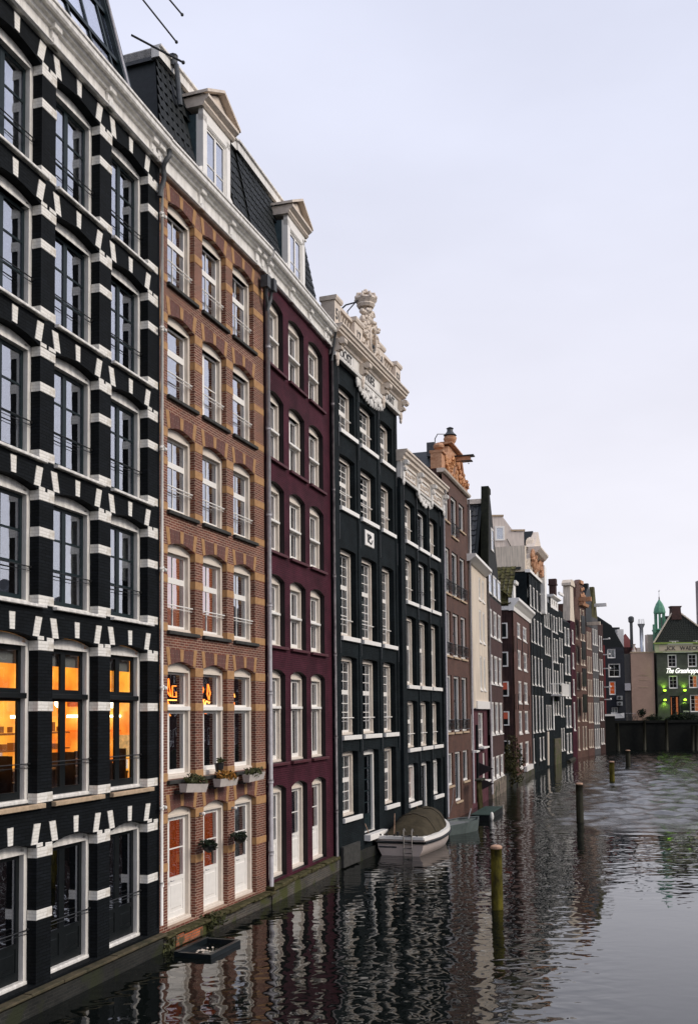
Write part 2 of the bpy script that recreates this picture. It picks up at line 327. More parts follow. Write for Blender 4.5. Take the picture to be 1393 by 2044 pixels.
def shell(H,x0,x1,z1,m,depth=9,rev=.2,z0=0,roofm=None):
    # side and back walls, floor slab closing the house; thin walls start behind the front
    mb=MB(); mb.box(x0,x0+.12,rev,depth,z0,z1); mb.box(x1-.12,x1,rev,depth,z0,z1); mb.box(x0+.12,x1-.12,depth-.12,depth,z0,z1)
    mb.build('side_wall',m,H)
    MB().box(x0+.12,x1-.12,.0+rev,depth-.12,z1-.25,z1-.05).build('roof',roofm or m_tile,H)
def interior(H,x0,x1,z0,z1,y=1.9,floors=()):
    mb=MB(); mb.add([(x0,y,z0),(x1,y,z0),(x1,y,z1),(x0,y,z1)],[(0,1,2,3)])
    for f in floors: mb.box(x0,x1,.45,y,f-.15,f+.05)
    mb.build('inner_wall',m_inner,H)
def window(H,a,zb,w,h,rise,y,sashes,fm=None,fw=.1,fd=.12,sill=None,glass=None,one=False,curtain=None,bot=None,head=None,extra=None):
    """sashes: (x0,x1,z0,z1,cols,rows,material,stile[,bottom rail][,panel height])"""
    fm=fm or m_frame; glass=glass or DEFG; fd=.15 if fd==.12 else fd; so=fd-.055; bot=fw if bot is None else bot; head=fw if head is None else head
    def frame(mb):
        mb.box(0,fw,0,fd,0,h); mb.box(w-fw,w,0,fd,0,h); mb.box(fw,w-fw,0,fd,0,bot)
        mb.cbox(fw*.0,w,-.025,.0,0,bot*.8)
        if rise>0:
            p=arc(0,w,h,rise-.004,8); mb.prism([(0,h-head),(w,h-head)]+[(x,z) for x,z in reversed(p)],0,fd) if False else None
            for i in range(8):
                mb.prism([(p[i][0],h-head if fw<p[i][0]+1e-6 and p[i+1][0]<w-fw+1e-6 else h),(p[i+1][0],h-head if fw<p[i][0]+1e-6 and p[i+1][0]<w-fw+1e-6 else h),p[i+1],p[i]],0,fd)
            mb.box(fw,w-fw,-.02,fd-.002,h-head,h-head*.45)
        else:
            mb.box(fw,w-fw,0,fd,h-head,h); mb.box(fw*.3,w-fw*.3,-.02,0,h-head*.5,h-.01)
    W=shared(('fr',round(w,3),round(h,3),rise,fw,fd,round(bot,3),round(head,3)),'window',fm,frame,H,(a,y,zb))
    for s in sashes:
        x0,x1,z0,z1,nc,nr,sm,st=s[:8]; br=s[8] if len(s)>8 else st*1.3; ph=s[9] if len(s)>9 else 0
        sw,sh=round(x1-x0,3),round(z1-z0,3); bw=.028 if sm is m_frame or sm is fm else .04
        def sash(mb):
            mb.box(0,st,0,.05,0,sh); mb.box(sw-st,sw,0,.05,0,sh); mb.box(st,sw-st,0,.05,0,br); mb.box(st,sw-st,0,.05,sh-st,sh)
            if ph:
                mb.box(st,sw-st,.015,.04,br,br+ph); mb.box(st,sw-st,0,.05,br+ph,br+ph+st)
                mb.cbox(st+.06,sw-st-.06,.0,.015,br+.08,br+ph-.08,.015)
            zz0=br+(ph+st if ph else 0); gw=sw-2*st; gh=sh-st-zz0
            for i in range(1,nc): mb.box(st+gw*i/nc-bw/2,st+gw*i/nc+bw/2,.008,.042,zz0,zz0+gh)
            for j in range(1,nr): mb.box(st,sw-st,.010,.040,zz0+gh*j/nr-bw/2,zz0+gh*j/nr+bw/2)
        shared(('sa',sw,sh,nc,nr,st,round(br,3),ph),'door_leaf' if ph else 'sash',sm,sash,W,(x0,so,z0))
        zz0=br+(ph+st if ph else 0); gw=sw-2*st; gh=sh-st-zz0
        if one: cells=[(st,zz0,gw,gh)]
        else: cells=[(st+gw*i/nc,zz0+gh*j/nr,gw/nc,gh/nr) for i in range(nc) for j in range(nr)]
        for cx,cz,cw,ch in cells:
            shared(('pn',round(cw,3),round(ch,3)),'pane',glass,lambda q:q.box(0,cw,0,.004,0,ch),W,(x0+cx,so+.023,z0+cz))
    if sill:
        sm,l,r,pr,t=sill
        shared(('sl',round(w,3),l,r,pr,t,y),'sill',sm,lambda q:q.cbox(-l,w+r,-pr-y,.02,-t,-.003,.01),W)
    if curtain:
        cm,kind=curtain
        def cur(mb):
            def drape(xa,xb):
                n=max(4,int((xb-xa)/.07)); mb.add([(xa+(xb-xa)*i/n,.28+.03*math.sin(i*2.1)+.02*math.sin(i*.9),z) for i in range(n+1) for z in(.06,h-.06)],[(2*i,2*i+2,2*i+3,2*i+1) for i in range(n)])
            if kind=='full': drape(.05,w-.05)
            elif kind=='left': drape(.05,w*.45)
            elif kind=='right': drape(w*.55,w-.05)
            elif kind=='sides': drape(.05,w*.27); drape(w*.73,w-.05)
            elif kind=='half': mb.add([(.05,.27,h*.45),(w-.05,.27,h*.45),(w-.05,.27,h-.05),(.05,.27,h-.05)],[(0,1,2,3)])
        shared(('cu',round(w,3),round(h,3),kind),'curtain',cm,cur,W)
    if extra: extra(W)
    return W
def rail(W,w,z,m,r=.012,y=-.06,ext=.0,two=True):
    def f(q):
        q.tube([(-ext,y,0),(w+ext,y,0)],r,6)
        if two: q.tube([(0,y+.02,-.07),(w,y+.02,-.07)],r*.6,5)
        q.box(.0,.02,y,.0,-.02,.02); q.box(w-.02,w,y,.0,-.02,.02)
    return shared(('rl',round(w,3),r,y,ext,two),'railing',m,f,W,(0,0,z))
def root(name,label,V,phi,cat='house'):
    return thing(name,label,cat,(V[0],V[1],0),PI/2-phi)

# ================================================================== HOUSE 1: black banded brick
H=root('canal_house','black painted brick house with white banded piers and glowing orange room at its foot',(-10.325668,3.165530),.297472)
rows1=[('A',15.47,17.60),('B',12.76,14.88),('C',10.04,12.17),('D',7.33,9.46),('E',3.70,6.67),('F',.46,2.90)]
bays=[12.18,14.24,16.30,18.37]; ow=1.60; RV=.2
ops=[(a,a+ow,r[1],r[2],.12) for a in bays for r in rows1]
mb=MB(); wall(mb,11.6,20.52,.40,18.08,ops,0,RV); mb.build('front_wall',m_black,H)
shell(H,11.6,20.50,18.5,m_black,9,RV+.02)
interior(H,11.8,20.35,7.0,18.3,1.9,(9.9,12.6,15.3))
for r,(nm,zb,zs) in enumerate(rows1):
    h=zs-zb
    for bi,a in enumerate(bays):
        if nm=='E':
            W=window(H,a,zb,ow,h,.12,RV,[(.10,.80,h-.98,h-.10,1,1,m_dark,.08),(.80,1.50,h-.98,h-.10,1,1,m_dark,.08),(.10,.80,.08,h-1.02,1,1,m_dark,.09,.14),(.80,1.50,.08,h-1.02,1,1,m_dark,.09,.14)],m_white,.10,.12,(m_sandy,.0,.14,.10,.09),m_glass2,bot=.08)
            shared(('tr',),'transom',m_dark,lambda q:(q.cbox(.08,ow-.08,-.03,.12,0,.10)),W,(0,0,h-1.06))
            rail(W,ow,.72,m_iron,.012,-.05)
        elif nm=='F':
            W=window(H,a,zb,ow,h,.12,RV,[(.10,.80,.08,h-.10,1,1,m_dark,.09,.16,.42),(.80,1.50,.08,h-.10,1,1,m_dark,.09,.16,.42)],m_white,.10,.12,None,bot=.08)
            rail(W,ow,.98,m_iron,.012,-.05)
        else:
            W=window(H,a,zb,ow,h,.12,RV,[(.10,.80,.08,h-.10,1,3,m_framed,.065,.10),(.80,1.50,.08,h-.10,1,3,m_framed,.065,.10)],m_white,.10,.12,(m_white,.0,.14,.10,.06),bot=.08,curtain=[None,(m_curt,'left'),None,(m_curt,'half'),None,(m_curt,'sides'),None][(bi*5+r*3)%7])
            rail(W,ow,.70,m_iron,.012,-.05)
m_vs=m_whiteblock
for r,(nm,zb,zs) in enumerate(rows1):
    cb=zs-.18; mid={'A':16.78,'B':14.05,'C':11.32,'D':8.60,'E':5.38,'F':1.60}[nm]
    for pi,(pa,pb) in enumerate([(11.6,12.18)]+[(a+ow,a+2.065) for a in bays]):
        pw=pb-pa
        pb=min(pb,20.52)
        x0=pa-(.012 if pi else 0); x1=pb+(.012 if pi<4 else -.01)
        for z0,z1 in ((cb,zs),(mid,mid+.18),(zb,zb+.18)):
            if nm=='F' and z0==zb: continue
            jit(shared(('blk',round(x1-x0,3)),'stone_block',m_vs,lambda q:q.cbox(0,x1-x0,0,RV+.005,0,.18,.01),H,(x0,-.016,z0)))
        for xa,xb in ((x0,x0+.19),(x0+.27,x1)):
            jit(shared(('nub',round(xb-xa,3)),'stone_block',m_vs,lambda q:q.cbox(0,xb-xa,0,.06,0,.075,.008),H,(xa,-.014,zs+.001)),.03,.012)
    for a in bays:
        b=a+ow; z0=zs+.03; z1=zs+.39
        jit(shared(('vl',),'voussoir',m_vs,lambda q:q.prism([(-.01,0),(.18,-.0),(.10,.37),(-.10,.37)],0,.04),H,(a,-.014,z0+.045)),.03,.012)
        jit(shared(('vr',),'voussoir',m_vs,lambda q:q.prism([(-.18,0),(.01,0),(.10,.37),(-.10,.37)],0,.04),H,(b,-.014,z0+.045)),.03,.012)
        jit(shared(('vk',),'voussoir',m_vs,lambda q:q.prism([(-.07,0),(.07,0),(.085,.31),(-.085,.31)],0,.04),H,(a+ow/2,-.014,zs+.14)),.03,.012)
def cornice(H,x0,x1,zf,zt,pil,proj=.35,fm=None):
    fm=fm or m_white; zsoff=zt-.20
    MB().box(x0,x1,-.05,.02,zf,zsoff).build('frieze',fm,H)
    p=[(-.05,zf),(-.09,zf),(-.14,zf+.03),(-.14,zf+.06),(-.10,zf+.07),(-.10,zf+.10),(-.05,zf+.12)]
    MB().prof(p,x0,x1).build('architrave_moulding',fm,H)
    p=[(.3,zt),(-proj,zt),(-proj,zt-.05),(-proj+.03,zt-.07),(-proj+.03,zt-.16),(-proj+.06,zsoff),(-.22,zsoff),(-.20,zsoff-.05),(-.13,zsoff-.07),(-.11,zsoff-.12),(-.05,zsoff-.13),(.3,zsoff-.13)]
    MB().prof(p,x0,x1).build('cornice',fm,H)
    for x in pil:
        q=MB(); q.box(x,x+.2,-.11,-.05,zf+.12,zsoff-.13); q.cbox(x-.025,x+.225,-.19,-.05,zsoff-.16,zsoff-.01); q.cbox(x-.02,x+.22,-.165,-.05,zf+.0,zf+.13); q.build('bracket',fm,H)
    MB().box(x0,x1,-proj+.05,.25,zt,zt+.035).build('gutter_lining',m_greyd,H)
cornice(H,11.6,20.52,18.08,18.76,[11.9,13.95,16.0,18.03,19.95,20.26])
# glazed roof dormer of house 1
D=MB()
def slope(z): return .25+(z-18.85)*.27
for x in (13.2,14.1,15,15.9,16.8,17.55,18.4,19.25):
    D.prof([(slope(18.8)-.03,18.8),(slope(18.8)+.05,18.8),(slope(22.7)+.05,22.7),(slope(22.7)-.03,22.7)],x-.035,x+.035)
for z in (18.9,20.15,21.4,22.65):
    D.prof([(slope(z)-.04,z),(slope(z)+.05,z),(slope(z)+.06,z+.09),(slope(z)-.03,z+.09)],13.15,19.7)
D.prof([(slope(18.8)-.10,18.8),(slope(18.8)+.5,18.8),(slope(22.9)+.5,22.9),(slope(22.9)-.10,22.9)],19.60,19.9)
dm=D.build('roof_glazing',m_framed,H)
xs_=(13.2,14.1,15,15.9,16.8,17.55,18.4,19.25,19.62)
for i in range(len(xs_)-1):
    for j,(za,zb_) in enumerate(((18.98,20.15),(20.24,21.4),(21.49,22.65))):
        q=MB(); q.prof([(slope(za),za),(slope(za)+.01,za),(slope(zb_)+.01,zb_),(slope(zb_),zb_)],xs_[i]+.035,xs_[i+1]-.035); q.build('pane',m_glass2 if j==0 else m_glass,dm)
MB().box(11.6,19.9,2.6,2.8,20.1,22.9).build('attic_wall',m_framed,H)
q=MB(); q.tube([(19.72,.12,18.7),(19.72,1.12,22.6)],.035,8); q.build('drainpipe',m_grey,H,smooth=True)
q=MB(); q.tube([(19.9,.4,21.0),(20.55,-.6,20.55)],.025); q.tube([(19.9,.4,22.2),(20.7,-.35,21.2)],.02); q.tube([(19.9,.4,22.95),(20.9,-.4,22.0)],.02); q.ball(20.7,-.35,21.2,.04); q.ball(20.55,-.6,20.55,.045); q.ball(20.9,-.4,22.0,.04)
q.build('iron_stay',m_iron,H)
# lit room behind row E: its lamplight is put into the surfaces as glow
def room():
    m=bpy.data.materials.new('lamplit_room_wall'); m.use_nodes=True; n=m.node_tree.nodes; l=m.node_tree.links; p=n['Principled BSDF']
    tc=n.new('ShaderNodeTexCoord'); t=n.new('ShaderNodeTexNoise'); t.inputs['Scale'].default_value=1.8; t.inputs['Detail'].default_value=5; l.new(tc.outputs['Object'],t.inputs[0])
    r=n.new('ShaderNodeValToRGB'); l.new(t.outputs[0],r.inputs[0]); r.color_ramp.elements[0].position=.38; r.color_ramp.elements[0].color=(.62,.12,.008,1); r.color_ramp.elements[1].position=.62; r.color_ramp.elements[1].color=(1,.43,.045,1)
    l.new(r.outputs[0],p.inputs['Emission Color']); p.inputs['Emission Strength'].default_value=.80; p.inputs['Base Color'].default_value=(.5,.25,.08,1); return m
m_room=room(); m_tube=mat('fluorescent_tube',(.9,.9,.8),.5,emit=(1,.85,.55),es=5); m_orange=mat('orange_glow',(.6,.17,.03),.7,emit=(1,.22,.02),es=.45)
q=MB(); q.box(12.0,20.3,2.3,2.4,3.5,6.9); q.box(20.2,20.3,.45,2.3,3.5,6.9); q.build('lit_room',m_room,H)
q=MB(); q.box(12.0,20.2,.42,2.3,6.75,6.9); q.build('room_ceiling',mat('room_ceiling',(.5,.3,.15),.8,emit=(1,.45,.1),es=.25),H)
q=MB(); q.box(12.0,20.2,.42,2.3,3.45,3.6); q.build('room_floor',m_inner,H)
for x in (15.2,17.2,17.25,19.2): 
    q=MB(); q.box(x,x+1.3,1.5,1.56,5.25,5.31); q.build('tube_lamp',m_tube,H)
for z,c,wd in ((5.25,m_tube,.05),(4.93,m_orange,.04)):  # lower orange bars are shelf edges given a glow
    for y0,y1 in ((.75,1.25),(1.45,2.1)): MB().box(20.05,20.12,y0,y1,z,z+wd).build('tube_lamp',c,H)
for y0,y1,z0,z1,c in ((.55,.95,4.35,4.85,(.5,.33,.14)),(1.2,1.7,4.5,4.8,(.5,.12,.03)),(1.85,2.15,5.5,5.8,(.3,.06,.01)),(.6,.75,4.1,4.3,(.7,.6,.5))):
    MB().box(20.14,20.19,y0,y1,z0,z1).build('picture',mat('wall_picture_%d'%int(y0*100),c,.6,noise=.7,nscale=9,emit=c,es=.6),H)
MB().cbox(19.2,20.1,1.1,2.1,3.6,4.35).build('sideboard',mat('brown_sideboard',(.05,.02,.01),.5),H)
for x in (15.0,17.1,19.15):
    q=MB(); q.box(x,x+.75,.62,.66,4.28,4.33); q.tube([(x+.35,.64,3.6),(x+.35,.64,4.28)],.03,6); q.box(x+.9,x+1.2,.6,.9,4.0,4.05); q.box(x+.9,x+.94,.6,.9,4.05,4.55); q.box(x+.92,x+1.18,.62,.88,3.6,4.0); q.build('table',mat('dark_cafe_table',(.02,.011,.008),.5),H)
    MB().ball(x+.5,.7,5.55,.10).build('pendant_lamp',m_tube,H); MB().tube([(x+.5,.7,5.6),(x+.5,.7,6.75)],.012,4).build('pendant_cord',m_iron,H)
q=MB()
for k in range(26):
    x=12.4+k*.3+random.uniform(-.05,.05); q.box(x,x+random.uniform(.06,.16),2.2,2.28,4.95,4.95+random.uniform(.08,.22))
q.box(12.2,20.1,2.05,2.3,4.90,4.94); q.box(12.2,20.1,2.05,2.3,4.55,4.58)
for k in range(20):
    x=12.4+k*.38; q.box(x,x+random.uniform(.1,.25),2.12,2.28,4.58,4.58+random.uniform(.08,.2))
q.build('shelf',mat('shelf_wood',(.12,.05,.02),.6,emit=(.8,.2,.03),es=.12),H)
q=MB()
for x in (12.9,14.6,15.4,16.7,17.6,18.7,19.6): q.cbox(x,x+.7,.9,1.6,3.6,4.22); q.box(x+.2,x+.5,1.6,1.75,3.6,4.5)
q.build('table',mat('dark_table',(.03,.015,.01),.5),H)
for x,z,wd,hh,c in ((15.05,5.45,.22,.16,(.3,.1,.02)),(17.15,4.4,.45,.42,(.45,.3,.15)),(18.9,4.3,.5,.55,(.35,.33,.28)),(17.75,4.25,.14,.3,(.7,.5,.4))):
    MB().box(x,x+wd,2.24,2.29,z,z+hh).build('picture',mat('picture_%d'%int(x*10),c,.6,noise=.6,nscale=9,emit=c,es=.5),H)
for a in bays[1:]:
    MB().add([(a+.08,.41,6.25),(a+1.52,.41,6.25),(a+1.52,.41,6.6),(a+.08,.41,6.6)],[(0,1,2,3)]).build('roller_blind',mat('grey_blind',(.16,.17,.17),.8),H)
# quay base of house 1
q=MB(); q.box(11.5,20.62,-.14,.6,-.8,.30); q.build('quay_base',m_quayd,H)
m_ledge=mat('mossy_ledge_stone',(.10,.08,.05),.85,.2,col2=(.03,.032,.018),nscale=3,bump=.6,bscale=18)
x=11.5
while x<20.5:
    L_=min(random.uniform(.7,1.3),20.6-x); MB().cbox(x,x+L_-.012,-.17-random.uniform(0,.02),.15,.34,.40+random.uniform(-.01,.005),.015).build('ledge_stone',m_ledge,H); x+=L_

# ================================================================== HOUSE 2: banded red brick
H=root('canal_house','red brown brick house with ochre stone bands and flower boxes',(-4.314783,22.772488),.333563)
H2=H
rows2=[('A',15.50,17.45),('B',12.80,14.70),('C',10.07,11.98),('D',7.25,9.22),('E',3.78,6.40),('F',.42,3.00)]
xs2=[.38,2.14,3.90]; ow=1.36; RV=.14
ops=[(a,a+ow,r[1],r[2],.14) for a in xs2 for r in rows2]
mb=MB(); wall(mb,.02,5.92,.36,18.02,ops,0,RV); mb.build('front_wall',m_brick,H)
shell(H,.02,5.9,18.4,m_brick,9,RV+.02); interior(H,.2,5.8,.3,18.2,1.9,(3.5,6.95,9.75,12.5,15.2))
for r,(nm,zb,zs) in enumerate(rows2):
    h=zs-zb
    for bi,a in enumerate(xs2):
        curt=None; f=m_frame
        sill=(m_darkstone,.04,.10,.09,.09)
        if nm=='F':
            c=(m_curto,'full') if bi<2 else (m_curt,'full')
            W=window(H,a,zb,ow,h,.14,RV,[(.10,.40,.10,h-.10,1,2,f,.05,.10),(.40,1.26,.10,h-.10,1,2,f,.10,.14,.72)],m_casing,.10,.12,None,bot=.10,curtain=c)
            shared(('knob',),'door_handle',m_grey,lambda q:(q.tube([(0,0,0),(0,-.05,0),(.09,-.05,0)],.012,6)),W,(.45,.04,1.0))
            continue
        if nm=='E':
            W=window(H,a,zb,ow,h,.14,RV,[(.10,1.26,1.70,h-.10,1,1,f,.05,.06),(.10,.42,.12,1.62,1,1,f,.05),(.42,1.26,.12,1.62,1,1,f,.08)],m_casing,.10,.12,sill,bot=.12)
            shared(('tr2',),'transom',f,lambda q:q.cbox(.05,ow-.05,-.04,.12,0,.10),W,(0,0,1.61)); continue
        if nm=='B' and bi==1: sa=[(.10,.50,.1,h-.10,1,2,f,.06),(.50,1.26,.1,h-.10,1,2,f,.06)]
        elif nm=='B': sa=[(.10,1.26,h*.62,h-.10,1,1,f,.06,.10),(.10,1.26,.1,h*.62,1,1,f,.06)]
        else: sa=[(.10,1.26,h*.62,h-.10,2,1,f,.05,.09),(.10,1.26,.1,h*.62,2,1,f,.05)]
        curt={'A0':(m_curt,'left'),'A1':(m_curt,'left'),'A2':(m_curt,'left'),'B0':(m_curt,'left'),'B2':(m_curt,'left'),'C0':(m_curt,'sides'),'C1':None,'C2':(m_curt,'left'),'D0':(m_curtw,'right'),'D1':(m_curtw,'right'),'D2':(m_curt,'sides')}.get(nm+str(bi))
        W=window(H,a,zb,ow,h,.14,RV,sa,m_casing,.10,.12,sill,bot=.10,curtain=curt); rail(W,ow,.62,m_frame,.016,-.07)
for r,(nm,zb,zs) in enumerate(rows2):
    b2=zs-.86 if nm not in 'EF' else (zs-1.02 if nm=='E' else 1.72)
    for pi,(pa,pb) in enumerate(((.02,.38),(1.74,2.14),(3.50,3.90),(5.26,5.92))):
        x0=pa-(.008 if pi else 0); x1=pb+(.008 if pi<3 else -.0)
        for z0,z1 in ((zs-.19,zs+.03),(b2,b2+.19),(zb-.02,zb+.17)):
            if nm=='F' and z0<.5: continue
            shared(('yb',round(x1-x0,3),round(z1-z0,2)),'stone_block',m_sand,lambda q:q.cbox(0,x1-x0,0,RV,0,z1-z0,.006),H,(x0,-.009,z0))
    for a in xs2:
        b=a+ow
        jit(shared(('y1',),'voussoir',m_sand,lambda q:q.prism([(0,0),(.14,.035),(.07,.42),(-.09,.42)],0,.03),H,(a,-.010,zs+.035)),.015,.006)
        jit(shared(('y2',),'voussoir',m_sand,lambda q:q.prism([(-.14,.035),(0,0),(.09,.42),(-.07,.42)],0,.03),H,(b,-.010,zs+.035)),.015,.006)
        jit(shared(('y3',),'keystone',m_sand,lambda q:q.prism([(-.07,0),(.07,0),(.085,.29),(-.085,.29)],0,.03),H,(a+ow/2,-.010,zs+.15)),.015,.006)
        p=arc(0,ow,0,.14)
        for k,(i0,i1,t0,t1) in enumerate(((1,3,.08,.58),(5,7,.78,1.28))):
            pass
        q1=[(.15,.05),(.38,.115),(.605,.14),(.59,.42),(.08,.42)]
        shared(('ab1',),'brick_arch',m_bricka,lambda q:q.prism(q1,0,.02),H,(a,-.005,zs+.0))
        shared(('ab2',),'brick_arch',m_bricka,lambda q:q.prism([(ow-x,z) for x,z in reversed(q1)],0,.02),H,(a,-.005,zs+.0))
cornice(H,.02,5.92,17.98,18.74,[1.84,3.56,5.22,5.62])
q=MB(); q.box(-.05,5.95,-.16,.5,-.8,.32); q.build('quay_base',m_quay,H)
x=-.05
random.seed(3)
while x<5.9:
    L_=min(random.uniform(.3,.6),5.95-x); t=random.uniform(.0,.06); MB().cbox(x,x+L_,-.24-t,.1,.30-random.uniform(0,.05),.365+random.uniform(-.03,.0),.03).build('ledge_stone',m_moss,H); x+=L_
MB().cbox(.45,1.75,-.19,-.1,.02,.27,.01).build('bare_brick_patch',m_bareb,H)
# ================================================================== HOUSE 3: burgundy
H=root('canal_house','burgundy painted house with cream windows between the banded brick house and the tall green-black one',(-2.337157,28.361717),.294918)
H3=H
rows3=[('A',15.52,17.42),('B',12.74,14.64),('C',10.03,11.96),('D',7.27,9.22),('E',3.88,6.45),('F',.58,3.10)]
xs3=[.10,1.99,3.86]; ow=1.42; RV=.18
ops=[(a,a+ow,r[1],r[2],.15) for a in xs3 for r in rows3]
mb=MB(); wall(mb,.0,6.05,.5,18.0,ops,0,RV,1); mb.build('front_wall',[m_purple,m_purple_shade],H)
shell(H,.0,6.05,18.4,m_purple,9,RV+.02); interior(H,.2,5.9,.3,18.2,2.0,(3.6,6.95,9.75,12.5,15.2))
for r,(nm,zb,zs) in enumerate(rows3):
    h=zs-zb
    for bi,a in enumerate(xs3):
        sill=(m_purples,.03,.12,.10,.09)
        if nm=='F':
            W=window(H,a,zb,ow,h,.15,RV-.02,[(.10,.44,.10,h-.10,1,2,m_frame,.05,.10),(.44,1.32,.10,h-.10,1,2,m_frame,.10,.14,.70)],m_casing,.10,.12,None,bot=.10,curtain=((m_dress,'full') if bi==2 else (m_curt,'full')))
            shared(('knob',),'door_handle',m_grey,lambda q:(q.tube([(0,0,0),(0,-.05,0),(.09,-.05,0)],.012,6)),W,(.49,.04,1.0))
        else:
            zt=h*.50 if nm!='E' else h*.62
            W=window(H,a,zb,ow,h,.15,RV-.02,[(.10,.71,.08,zt,1,1,m_frame,.06),(.71,1.32,.08,zt,1,1,m_frame,.09),(.10,.71,zt,h-.10,1,1,m_frame,.06),(.71,1.32,zt,h-.10,1,1,m_frame,.09)],m_casing,.10,.12,sill,bot=.08,curtain=(m_dress,'right') if (nm=='C' and bi==0) else ((m_curt,('sides','left','full')[(bi+r)%3])))
            shared(('tr3',),'transom',m_frame,lambda q:q.cbox(.05,ow-.05,-.045,.10,-.03,.05),W,(0,0,zt))
cornice(H,.0,6.05,17.96,18.68,[.08,1.93,3.70,5.3,5.62])
q=MB(); q.box(-.05,6.1,-.16,.5,-.8,.42); q.build('quay_base',m_quay,H)
x=-.05
while x<6.0:
    L_=min(random.uniform(.3,.6),6.1-x); MB().cbox(x,x+L_,-.2-random.uniform(0,.05),.1,.40-random.uniform(0,.05),.495+random.uniform(-.03,.0),.03).build('ledge_stone',m_moss,H); x+=L_
# mansards with individually laid tiles, dormers
def pantile(q,w,h):
    n=6; vs=[]; 
    for k in (0,1):
        for i in range(n+1):
            t=i/n; zz=.012*math.sin(t*2*PI)+.02
            vs+=[(t*w*1.08,-zz-(.022 if k==0 else 0),0 if k==0 else h*1.12)]
    fs=[(i,i+1,n+2+i,n+1+i) for i in range(n)]
    o=len(vs); vs+=[(t[0],t[1]+.02,t[2]) for t in vs[:n+1]]; fs+=[(i+1,i,o+i,o+i+1) for i in range(n)]
    q.add(vs,fs)
def mansard(H,x0,x1,xt0,xt1,z0,z1,y0,y1,depth,holes,tm,indiv=True,tw=.25,tz=.29):
    q=MB()
    q.add([(x0,y0,z0),(x1,y0,z0),(xt1,y1,z1),(xt0,y1,z1),(x0,depth,z0),(x1,depth,z0),(xt1,depth,z1),(xt0,depth,z1)],[(0,1,2,3),(0,3,7,4),(1,5,6,2),(4,7,6,5),(3,2,6,7)])
    rf=q.build('roof',tm,H)
    Ls=math.hypot(z1-z0,y1-y0); n=int(Ls/tz); ang=math.atan2(y1-y0,z1-z0); cnt=0; st=MB()
    for j in range(n):
        t=j/n; za=z0+(z1-z0)*t; ya=y0+(y1-y0)*t; xa=x0+(xt0-x0)*t; xb=x1+(xt1-x1)*t
        m=int((xb-xa)/tw)
        for i in range(m):
            x=xa+(xb-xa)*i/m
            if any(hx0-.1<x<hx1-.1 and za<hz for hx0,hx1,hz in holes): continue
            if cnt<300 and indiv:
                shared(('tile',tw,tz),'roof_tile',tm,lambda g:pantile(g,tw,tz),rf,(x,ya-.05,za),(-ang+random.uniform(-.015,.015),0,random.uniform(-.01,.01))); cnt+=1
            else:
                g=MB(); pantile(g,tw,tz); ca,sa=math.cos(ang),math.sin(ang)
                st.add([(vx+x,ya-.05+vy*ca+vz*sa,za-vy*sa+vz*ca) for vx,vy,vz in g.v],g.f)
    if st.v: tag(st.build('roof_tiles',tm,rf),kind='stuff')
    return rf
def dormer(H,xa,xb,zb,zt,y):
    w=xb-xa
    q=MB()
    q.box(xa,xb,y,y+.14,zb,zb+.15); q.box(xa,xa+.22,y,y+.14,zb,zt); q.box(xb-.22,xb,y,y+.14,zb,zt); q.box(xa,xb,y,y+.14,zt-.18,zt+.16)
    q.box(xa-.0,xa+.05,y+.14,2.2,zb,zt); q.box(xb-.05,xb,y+.14,2.2,zb,zt)
    # flared foot boards
    for s,x in ((-1,xa),(1,xb)): q.prism([(x,zb),(x+s*.42,zb),(x+s*.40,zb+.25),(x+s*.22,zb+.5),(x+s*.18,zb+.8),(x,zb+.9)] if s>0 else [(x,zb),(x,zb+.9),(x-.18,zb+.8),(x-.22,zb+.5),(x-.40,zb+.25),(x-.42,zb)],y+.02,y+.12)
    d=q.build('dormer',m_frame,H)
    ml=mat('blue_grey_lead',(.035,.06,.07),.5,.4,.3,6)
    for u,v in ((xa-.02,xa-.002),(xb+.002,xb+.02)): MB().box(u,v,y+.2,1.9,zb+.6,zt).build('lead_cheek',ml,d)
    p=[(y+.2,zt+.14),(y-.04,zt+.14),(y-.10,zt+.20),(y-.10,zt+.26),(y-.22,zt+.34),(y-.22,zt+.42),(y+.2,zt+.42)]
    g=MB(); g.prof(p,xa-.12,xb+.12); g.box(xa-.12,xb+.12,y+.2,2.6,zt+.14,zt+.42)
    xm=(xa+xb)/2
    g.prism([(xa-.14,zt+.42),(xb+.14,zt+.42),(xm,zt+.90)],y-.05,y+.1)
    g.add([(xa-.2,y-.24,zt+.42),(xm,y-.24,zt+.96),(xm,2.8,zt+.96),(xa-.2,2.8,zt+.42),(xa-.2,y-.24,zt+.50),(xm,y-.24,zt+1.04),(xm,2.8,zt+1.04),(xa-.2,2.8,zt+.50)],[(0,1,2,3),(7,6,5,4),(0,4,5,1),(0,3,7,4)])
    g.add([(xb+.2,y-.24,zt+.42),(xm,y-.24,zt+.96),(xm,2.8,zt+.96),(xb+.2,2.8,zt+.42),(xb+.2,y-.24,zt+.50),(xm,y-.24,zt+1.04),(xm,2.8,zt+1.04),(xb+.2,2.8,zt+.50)],[(0,1,2,3),(7,6,5,4),(0,4,5,1),(0,3,7,4)])
    g.build('pediment',m_stonel,d)
    W=window(H,xa+.22,zb+.15,w-.44,zt-zb-.33,0,y+.03,[(.06,(w-.44)/2,.05,zt-zb-.4,1,2,m_frame,.05),((w-.44)/2,w-.5,.05,zt-zb-.4,1,2,m_frame,.05)],m_frame,.06,.08,curtain=(m_curt,'full'))
    return d
mansard(H2,.55,5.9,1.45,5.9,18.75,21.85,.30,.95,6.5,[(2.45,4.85,20.9)],m_tile)
mansard(H3,0,6.0,0,6.0,18.72,21.85,.30,.95,6.5,[(2.4,4.9,20.9)],m_tile)
